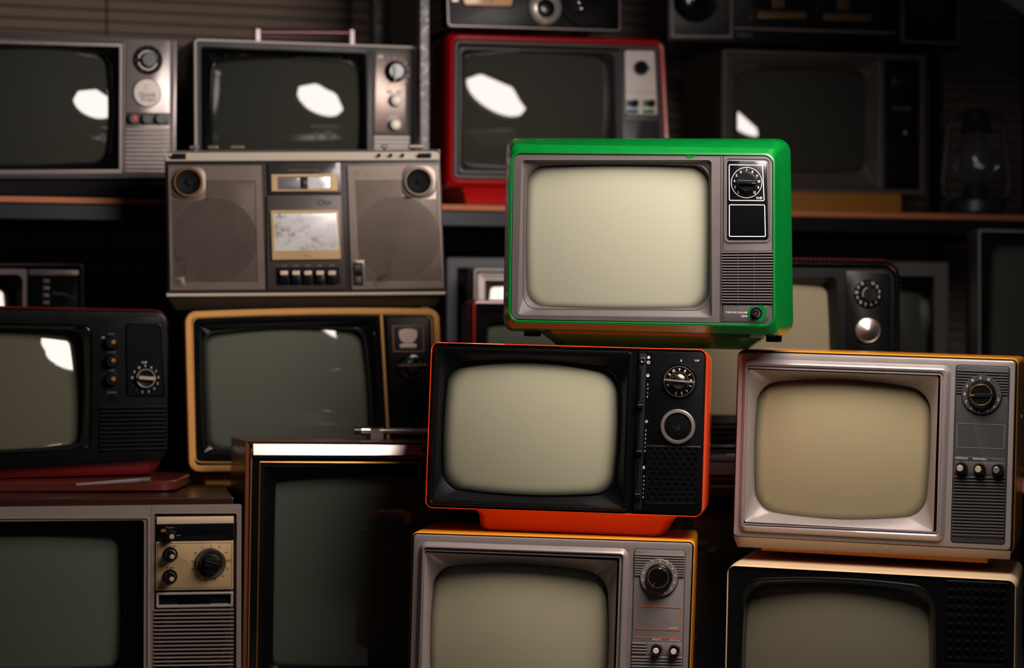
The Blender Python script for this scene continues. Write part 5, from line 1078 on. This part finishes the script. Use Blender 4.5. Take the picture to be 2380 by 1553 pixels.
M_DULLGOLD = mat('dull_gold', (104, 78, 44), 0.4, metal=0.3, var=0.1)
def boombox_dark():
    t = Thing('black_boombox', 'black double cassette boombox with silver framed speakers at top right', 'radio', (0.70, 4.485, 1.2865, 15.0, 0, 0))
    t.Z = (1540, 0, 3.3056); R0 = t.root; Ln = t.len
    face = [(40, -420), (2290, -360), (2282, 384), (38, 318)]
    zb = t.zw(1.2840, 0, 0.05)
    t.ring('body', [(face, 0.004, 0, 0.003), (-0.001, 0.001), (-0.002, 0.0005)], M_BLACK, cap1=True)
    t.ring('body_back', [(face, 0.004, 0, 0.003), (0.0, 0.12), (-0.006, 0.13)], M_BLACK, cap1=True)
    for q, c in (([(58, -380), (528, -368), (528, 294), (58, 290)], (250, 40)), ([(1828, -335), (2268, -322), (2270, 342), (1828, 330)], (2050, 40))):
        f = t.ring('speaker_frame', [(q, 0.003, 0, 0.0005), (-0.0006, -0.006), (-0.0040, -0.006), (-0.0055, -0.001)], M_SATIN)
        t.disc('speaker_cone', c[0], c[1] - 60, [(Ln(190), 0.0), (Ln(186), -0.003), (Ln(150), 0.0), (Ln(60), 0.0002), (Ln(40), -0.003), (Ln(14), -0.005)], M_BLACKG, f, y=0, n=48)
    for x0, x1, yb in ((735, 1106, 84), (1240, 1606, 100)):
        d = t.plate('cassette_door', [(x0 - 60, -330), (x1 + 60, -322), (x1 + 62, yb + 86), (x0 - 60, yb + 78)], 0.002, -0.003, 0.001, M_BLACKG)
        t.plate('gold_bar', [(x0, yb), (x1, yb + 8), (x1 + 2, yb + 62), (x0, yb + 56)], 0.001, -0.0042, -0.002, M_DULLGOLD, d)
        xc = (x0 + x1) / 2 - 30; t.plate('gold_tab', [(xc - 46, yb - 130), (xc + 46, yb - 128), (xc + 46, yb - 22), (xc - 46, yb - 24)], 0.001, -0.0042, -0.002, M_DULLGOLD, d)
    t.bar('trim_line', (550, 215), (1786, 254), Ln(14), -0.0025, 0.001, M_TAUPE)
    t.text('print', 'STEREO', 628, 270, Ln(24), -0.0005, M_DIM)
    for x in (-0.2, 0.2): box('foot', x - 0.015, x + 0.015, 0.03, 0.10, zb, t.p(1000, 340, 0).y + 0.004, M_BLACKM, R0, 0.001)
boombox_dark()

def lantern():
    o = bpy.data.objects.new('hurricane_lantern', None); COL.objects.link(o)
    x, y = (2268 - 1190) / FPX * 4.62, 4.62
    o.location = (x, y, SHELF_Z); o['label'] = 'dark hurricane lantern standing at the right end of the rack'; o['category'] = 'lantern'
    k = 4.62 / FPX
    def zl(name, prof, m, n=32):
        V = []; Fc = []
        for r, z in prof: V += [(r * math.cos(2 * math.pi * i / n), r * math.sin(2 * math.pi * i / n), z) for i in range(n)]
        for a in range(len(prof) - 1):
            for i in range(n): Fc.append((a * n + i, a * n + (i + 1) % n, (a + 1) * n + (i + 1) % n, (a + 1) * n + i))
        Fc += [tuple(range(n)), tuple((len(prof) - 1) * n + i for i in range(n))]
        return make(name, V, Fc, m, o)
    zl('fuel_tank', [(0.060, 0), (0.064, 0.006), (0.062, 0.028), (0.04, 0.038), (0.025, 0.042)], M_LANTERN)
    zl('burner', [(0.026, 0.042), (0.030, 0.055), (0.018, 0.066)], M_LANTERN)
    zl('glass_globe', [(0.024, 0.062), (0.044, 0.090), (0.048, 0.115), (0.040, 0.15), (0.028, 0.175)], M_GLASS)
    zl('cap', [(0.032, 0.175), (0.036, 0.182), (0.026, 0.20), (0.030, 0.206), (0.026, 0.222), (0.012, 0.232)], M_LANTERN)
    for s in (-1, 1):
        P = [(0.052 * s, 0, 0.030), (0.070 * s, 0, 0.045), (0.072 * s, 0, 0.075), (0.060 * s, 0, 0.19), (0.050 * s, 0, 0.212), (0.026 * s, 0, 0.216)]
        sweep('side_tube', P, 0.006, M_LANTERN, o)
    sweep('carry_handle', [(0.062 * math.cos(math.pi * i / 20), 0.02 * math.sin(math.pi * i / 20), 0.19 + 0.075 * math.sin(math.pi * i / 20)) for i in range(21)], 0.0018, M_LANTERN, o)
M_LANTERN = mat('tarnished_lantern', (60, 60, 66), 0.4, metal=0.6, var=0.2)
M_GLASS = mat('lantern_glass', (200, 205, 205), 0.05, var=0.0)
M_GLASS.node_tree.nodes['Principled BSDF'].inputs['Transmission Weight'].default_value = 0.95
lantern()

# ================================================================== sets glimpsed behind
def tv_small_left():
    Z = (0, 420, 4.852)
    c = [(-1358, 932), (945, 932), (945, 2350), (-1358, 2360)]
    t = Thing('push_button_television', 'small television with push button column peeking over the black and red set', 'television', (-1.0061, 4.0501, 0.4133, 9.93, 0.06, 0.12)); t.Z = Z; Ln = t.len
    t.ring('cabinet', [(c, 0.008, 0, 0.006), (0.0008, 0.012), (0.001, 0.20), (-0.02, 0.23)], M_CHARPANEL, cap1=True)
    t.ring('edge_frame', [(c, 0.008, 0, 0.008), (-0.001, 0.001), (-0.004, 0.0), (-0.006, 0.004)], M_CHARPANEL)
    t.plate('lower_panel', [(-1320, 1900), (910, 1890), (910, 2330), (-1320, 2340)], 0.003, 0.001, 0.006, M_CHARPANEL)
    op = ([(-1150, 1180), (170, 1180), (170, 1780), (-1150, 1790)], 0.018, 0.003, 0.024)
    t.ring('screen_frame', [([(-1310, 985), (306, 996), (300, 1880), (-1310, 1890)], 0.002, 0, 0.006), (-0.0006, 0.0), ([(-1230, 1052), (258, 1056), (256, 1830), (-1230, 1836)], 0.014, 0, 0.0), (-0.001, 0.003)], M_TAUPE)
    t.ring('bezel', [([(-1226, 1056), (254, 1060), (252, 1826), (-1226, 1832)], 0.013, 0, 0.003), (-0.006, 0.012), op, (-0.001, 0.06)], M_BLACKG)
    t.screen(op, S_DARK, 0.016, 0.5, refl=(-30, 1345), rimw=0.005)
    t.plate('silver_strip', [(324, 1002), (884, 1008), (884, 1070), (324, 1066)], 0.001, 0.0, 0.006, M_SATIN)
    pn = t.plate('black_panel', [(324, 1074), (884, 1078), (884, 1880), (324, 1876)], 0.001, 0.001, 0.006, M_BLACK)
    t.bar('groove', (566, 1080), (566, 1870), Ln(10), 0.0006, 0.002, M_VOID, pn)
    for i in range(7): t.plate('push_button', [(485, 1112 + i * 81), (553, 1112 + i * 81), (553, 1150 + i * 81), (485, 1150 + i * 81)], 0.001, -0.003, 0.002, M_TAUPE)
    t.text('print', 'Premium', 690, 1272, Ln(34), 0.0005, M_DIM, pn, rot=-0.05); t.text('print', 'color', 800, 1306, Ln(28), 0.0005, M_DIM, pn, rot=-0.05)
tv_small_left()

def tv_small_centre():
    Z = (1000, 440, 3.882); c = [(385, 710), (1560, 722), (1560, 2558), (385, 2558)]
    t = Thing('small_silver_television', 'small silver nested-frame television above the red one, beside the green set', 'television', (0.0506, 4.1990, 0.4129, 9.98, -0.26, 0.18)); t.Z = Z
    t.ring('cabinet', [(c, 0.006, 0, 0.006), (0.0008, 0.012), (0.001, 0.06)], M_TAUPE, cap1=True)
    t.ring('outer_frame', [(c, 0.006, 0, 0.008), (-0.001, 0.0), (-0.006, 0.0), (-0.0075, 0.005)], M_TAUPE)
    t.ring('silver_frame', [([(426, 752), (1520, 764), (1520, 1500), (426, 1500)], 0.005, 0, 0.006), (-0.0006, 0.001), (-0.010, 0.002), (-0.011, 0.006), (-0.014, 0.006), (-0.018, 0.010)], M_SATIN)
    op = ([(545, 880), (1400, 890), (1400, 1390), (545, 1390)], 0.008, 0.002, 0.020)
    t.ring('bezel', [([(500, 832), (1446, 842), (1446, 1430), (500, 1430)], 0.004, 0, 0.008), (-0.002, 0.012), op, (-0.001, 0.045)], M_GREYBZ2)
    t.screen(op, S_MID, 0.018, 0.5, refl=(650, 965), rimw=0.004)
    t.plate('lower_panel', [(400, 1506), (1540, 1506), (1540, 2550), (400, 2550)], 0.002, 0.001, 0.006, M_TAUPE)
tv_small_centre()

def tv_red_behind():
    Z = (1000, 440, 3.882); c = [(362, 1000), (1866, 1010), (1866, 2616), (364, 2616)]
    t = Thing('rust_red_television', 'rust red television half hidden behind the green and orange sets', 'television', (0.0793, 4.0187, 0.4131, 11.96, -0.40, 0.25)); t.Z = Z
    t.ring('shell', [(c, 0.012, 0, 0.014), (0.0015, 0.025), (0.002, 0.08), (-0.006, 0.135)], M_RUST, cap1=True)
    t.ring('red_rim', [(c, 0.012, 0, 0.016), (-0.0006, 0.004), (-0.002, 0.001), (-0.006, 0.0), (-0.008, 0.004)], M_REDRIM)
    op = ([(530, 1210), (1480, 1216), (1480, 2280), (530, 2280)], 0.012, 0.003, 0.026)
    t.ring('bezel', [([(398, 1044), (1834, 1052), (1834, 2580), (400, 2580)], 0.008, 0, 0.004), (-0.004, 0.004), (-0.012, 0.006), ([(500, 1164), (1510, 1170), (1510, 2320), (500, 2320)], 0.012, 0.002, 0.006), (-0.001, 0.010), (-0.003, 0.010), op, (-0.001, 0.05)], M_BLACK)
    t.screen(op, S_MID2, 0.020, 0.7, rimw=0.006)
M_REDRIM = mat('red_rim', (176, 42, 34), 0.35, coat=0.3, var=0.06); S_MID2 = glass_screen('tube_green_grey', (104, 108, 94))
tv_red_behind()

def framed(name, label, pose, c, Z, m_frame, fw, depth=0.2):
    t = Thing(name, label, 'television', pose); t.Z = Z
    t.ring('cabinet', [(c, 0.006, 0, 0.010), (0.0008, 0.016), (0.001, depth - 0.02), (-0.01, depth)], M_BROWNDK, cap1=True)
    t.ring('front_frame', [(c, 0.006, 0, 0.014), (-0.001, 0.002), (-0.003, 0.0), (-fw, 0.0), (-fw - 0.0015, 0.004), (-fw - 0.002, 0.012)], m_frame)
    return t
def tv_grey_a():
    Z = (0, 0, 1)
    c = [(1036, 598), (1560, 602), (1560, 1088), (1036, 1088)]
    t = framed('slate_framed_television', 'slate grey framed television in the shade behind the boombox and rust red set', (0.0946, 4.3192, 0.4134, 4.99, -0.19, 0.17), c, Z, M_SLATEFR, 0.021)
    op = ([(1085, 645), (1420, 648), (1420, 980), (1085, 980)], 0.02, 0.004, 0.03)
    t.ring('bezel', [([(1059, 621), (1537, 625), (1537, 1064), (1059, 1064)], 0.006, 0, 0.004), (-0.004, 0.006), op, (-0.001, 0.06)], M_BLACKM)
    t.screen(op, S_DARK3, 0.02, 0.7)
M_SLATEFR = mat('slate_grey_frame', (86, 86, 90), 0.5, var=0.08)
tv_grey_a()
def tv_grey_b():
    Z = (1800, 560, 4.103); c = [(205, 185), (1652, 200), (1652, 2180), (205, 2180)]
    t = framed('olive_framed_television', 'dim olive grey framed television standing behind the ribbed black set', (0.7247, 4.2987, 0.4130, 3.02, -0.36, 0.19), c, Z, M_OLIVEFR, 0.030)
    op = ([(420, 470), (1440, 480), (1440, 1800), (420, 1800)], 0.02, 0.003, 0.03)
    t.ring('bezel', [([(330, 365), (1530, 375), (1530, 2060), (330, 2060)], 0.003, 0, 0.004), (-0.003, 0.010), (-0.008, 0.014), op, (-0.001, 0.06)], M_BLACK)
    t.screen(op, S_DARK3, 0.02, 0.7)
M_OLIVEFR = mat('olive_grey_frame', (54, 50, 45), 0.5, var=0.08)
tv_grey_b()
def tv_right_edge():
    c = [(2268, 530), (2660, 540), (2660, 1100), (2268, 1100)]
    t = framed('shaded_wooden_television', 'large television in deep shade at the far right edge, beside the silver set', (1.0517, 4.0982, 0.4189, -5.89, -0.48, 0.22), c, (0, 0, 1), M_OLIVEFR, 0.008)
    op = ([(2300, 575), (2560, 580), (2560, 960), (2300, 960)], 0.015, 0.003, 0.03)
    t.ring('bezel', [([(2278, 541), (2650, 550), (2650, 1090), (2278, 1090)], 0.003, 0, 0.004), (-0.003, 0.010), op, (-0.001, 0.06)], M_BLACKM)
    t.screen(op, S_DARK3, 0.02, 3.0, apex=(-0.7, 0.7))
tv_right_edge()

def ribbed_tv():
    t = Thing('ribbed_black_television', 'black television with red ribbed top and chrome disc, right of the green set', 'television', (0.4684, 3.8503, 0.4806, -1.88, 0.10, 0.05))
    t.Z = (1800, 560, 4.103); R0 = t.root; Ln = t.len
    c = [(-1231, 180), (1186, 200), (1178, 1972), (-1231, 1990)]
    t.ring('shell', [([(-1231, 172), (1184, 192), (1180, 1976), (-1231, 1994)], 0.030, (0.002, 0, 0, 0), 0.012), (0.002, 0.02), (0.003, 0.08), (-0.006, 0.18), (-0.03, 0.22)], M_RED, cap1=True)
    t.ring('front_rim', [(c, 0.029, (0.002, 0, 0, 0), 0.014), (0.0002, 0.006), (-0.002, 0.001), (-0.005, -0.001), (-0.008, 0.0), (-0.010, 0.004)], M_BLACKG)
    op = ([(-1060, 430), (508, 415), (524, 1640), (-1060, 1650)], 0.014, (0.003, 0.003, 0.003, 0.002), 0.022)
    t.ring('front_plate', [([(-1190, 235), (1140, 262), (1134, 1925), (-1190, 1940)], 0.022, 0, 0.005), (-0.0006, 0.002), ([(-1120, 340), (604, 335), (616, 1740), (-1120, 1750)], 0.012, 0, 0.002), (-0.0006, 0.000), (-0.002, 0.000), (-0.004, 0.006), op, (-0.001, 0.05)], M_BLACK)
    t.screen(op, S_WARM2, 0.014, 0.8, rimw=0.005)
    pn = t.plate('control_panel', [(680, 284), (1112, 290), (1112, 1900), (684, 1900)], (0.002, 0.014, 0.014, 0.002), 0.0005, 0.004, M_BLACK)
    d = t.disc('channel_dial', 895, 506, [(Ln(138), 0.0005), (Ln(135), -0.003), (Ln(128), -0.004), (Ln(84), -0.004)], M_BLACKG, y=0, n=56)
    t.dial_texts('dial_numerals', ['.', 'U', '2', '3', '4', '5', '6', '7', '8', '9', '10', '11', '12'], 892, 500, Ln(108), Ln(26), -0.0044, M_WHITE, -2, 360 / 13., d)
    k = t.disc('channel_knob', 908, 512, [(Ln(72), -0.004), (Ln(70), -0.012), (Ln(62), -0.014)], M_KNOB, d, y=0)
    t.bar('knob_grip', (905, 440), (910, 580), Ln(30), -0.022, -0.013, M_KNOB)
    t.annulus('knob_arc', 908, 508, Ln(62), Ln(68), -0.0145, M_SATIN, a0=100, a1=200, n=16)
    t.disc('chrome_disc', 888, 850, [(Ln(128), 0.0005), (Ln(125), -0.004), (Ln(118), -0.006), (Ln(112), -0.005), (Ln(106), -0.006), (Ln(50), -0.009), (Ln(6), -0.011)], M_BRUSHD, y=0, n=64, sharp=20)
    P0 = rr(t.q([(-1231, 172), (1184, 192), (1180, 1976), (-1231, 1994)], 0.02), 0.030, (0.002, 0, 0, 0))
    loop = grow(P0, 0.0022); pts = []; acc = 0; last = None
    seq = loop
    # ribs across the top and round the right shoulder
    for i in range(len(seq) - 1):
        a, b = seq[i], seq[i + 1]; L_ = (b - a).length; s_ = 0
        while acc + (L_ - s_) >= 0.0084:
            s_ += 0.0084 - acc; acc = 0; pts.append((a.lerp(b, s_ / L_), (b - a).normalized()))
        acc += L_ - s_
    for p, d_ in pts:
        if p.y < 0.27: continue
        nrm = Vector((-d_.y, d_.x)); nrm = nrm if nrm.dot(p - Vector((0, 0.17))) > 0 else -nrm
        V = []
        for yy in (0.013, 0.17):
            for u, v in ((-0.0015, -0.001), (0.0015, -0.001), (0.0012, 0.0014), (-0.0012, 0.0014)):
                q = p + d_ * u + nrm * v; V.append((q.x, yy, q.y))
        make('rib', V, [(0, 1, 2, 3), (7, 6, 5, 4), (0, 1, 5, 4), (1, 2, 6, 5), (2, 3, 7, 6), (3, 0, 4, 7)], M_BLACK, R0)
    t.slats([(-1200, 1760), (1120, 1752), (1120, 1900), (-1200, 1908)], 3, 0.5, -0.006, 0.008, M_BLACKG, name='lower_ridge')
S_WARM2 = glass_screen('tube_khaki', (150, 136, 110)); M_BRUSHD = mat('spun_aluminium', (206, 190, 182), 0.28, metal=1.0, var=0.05)
ribbed_tv()

def console_b():
    t = Thing('chrome_banded_console_television', 'dark console television with double chrome band, glimpsed between the orange and silver sets', 'television', (0.3522, 3.7990, 0.0, 0.01, -0.22, 0.11))
    R0 = t.root; c = [(1300, 1054), (2000, 1058), (2000, 1672), (1300, 1672)]
    zb = t.zw(0.0)
    t.ring('cabinet', [(c, 0.003, 0, 0.004), (-0.001, 0.2), (-0.004, 0.205)], M_DARKWOOD, cap1=True)
    for y0, y1, yy, m in ((1056, 1070, -0.004, M_TAUPE), (1073, 1104, -0.012, M_SILVER), (1108, 1114, -0.004, M_CHROME), (1126, 1132, -0.003, M_CHROME)):
        t.ring('chrome_band', [([(1302, y0), (1998, y0 + 3), (1998, y1 + 3), (1302, y1)], 0.001, 0, 0.006), (-0.0005, yy * 0.4), (-0.003 if y1 - y0 > 10 else -0.0015, yy)], m, cap1=True)
    op = ([(1350, 1190), (1900, 1194), (1900, 1610), (1350, 1610)], 0.015, 0.002, 0.03)
    t.ring('bezel', [([(1302, 1054), (1998, 1058), (1998, 1668), (1302, 1668)], 0.002, 0, 0.004), (-0.001, 0.002), ([(1330, 1150), (1930, 1154), (1930, 1650), (1330, 1650)], 0.004, 0, 0.002), (-0.004, 0.012), op, (-0.001, 0.06)], M_BLACKG)
    t.screen(op, S_DGREEN, 0.026, 1.0)
    t.text('print', 'Star', 1636, 1240, 0.010, -0.0004, M_DIM)
    box('plinth', -0.25, 0.25, 0.02, 0.19, zb, t.p(1600, 1668, 0).y + 0.002, M_BLACKM, R0, 0.002)
console_b()
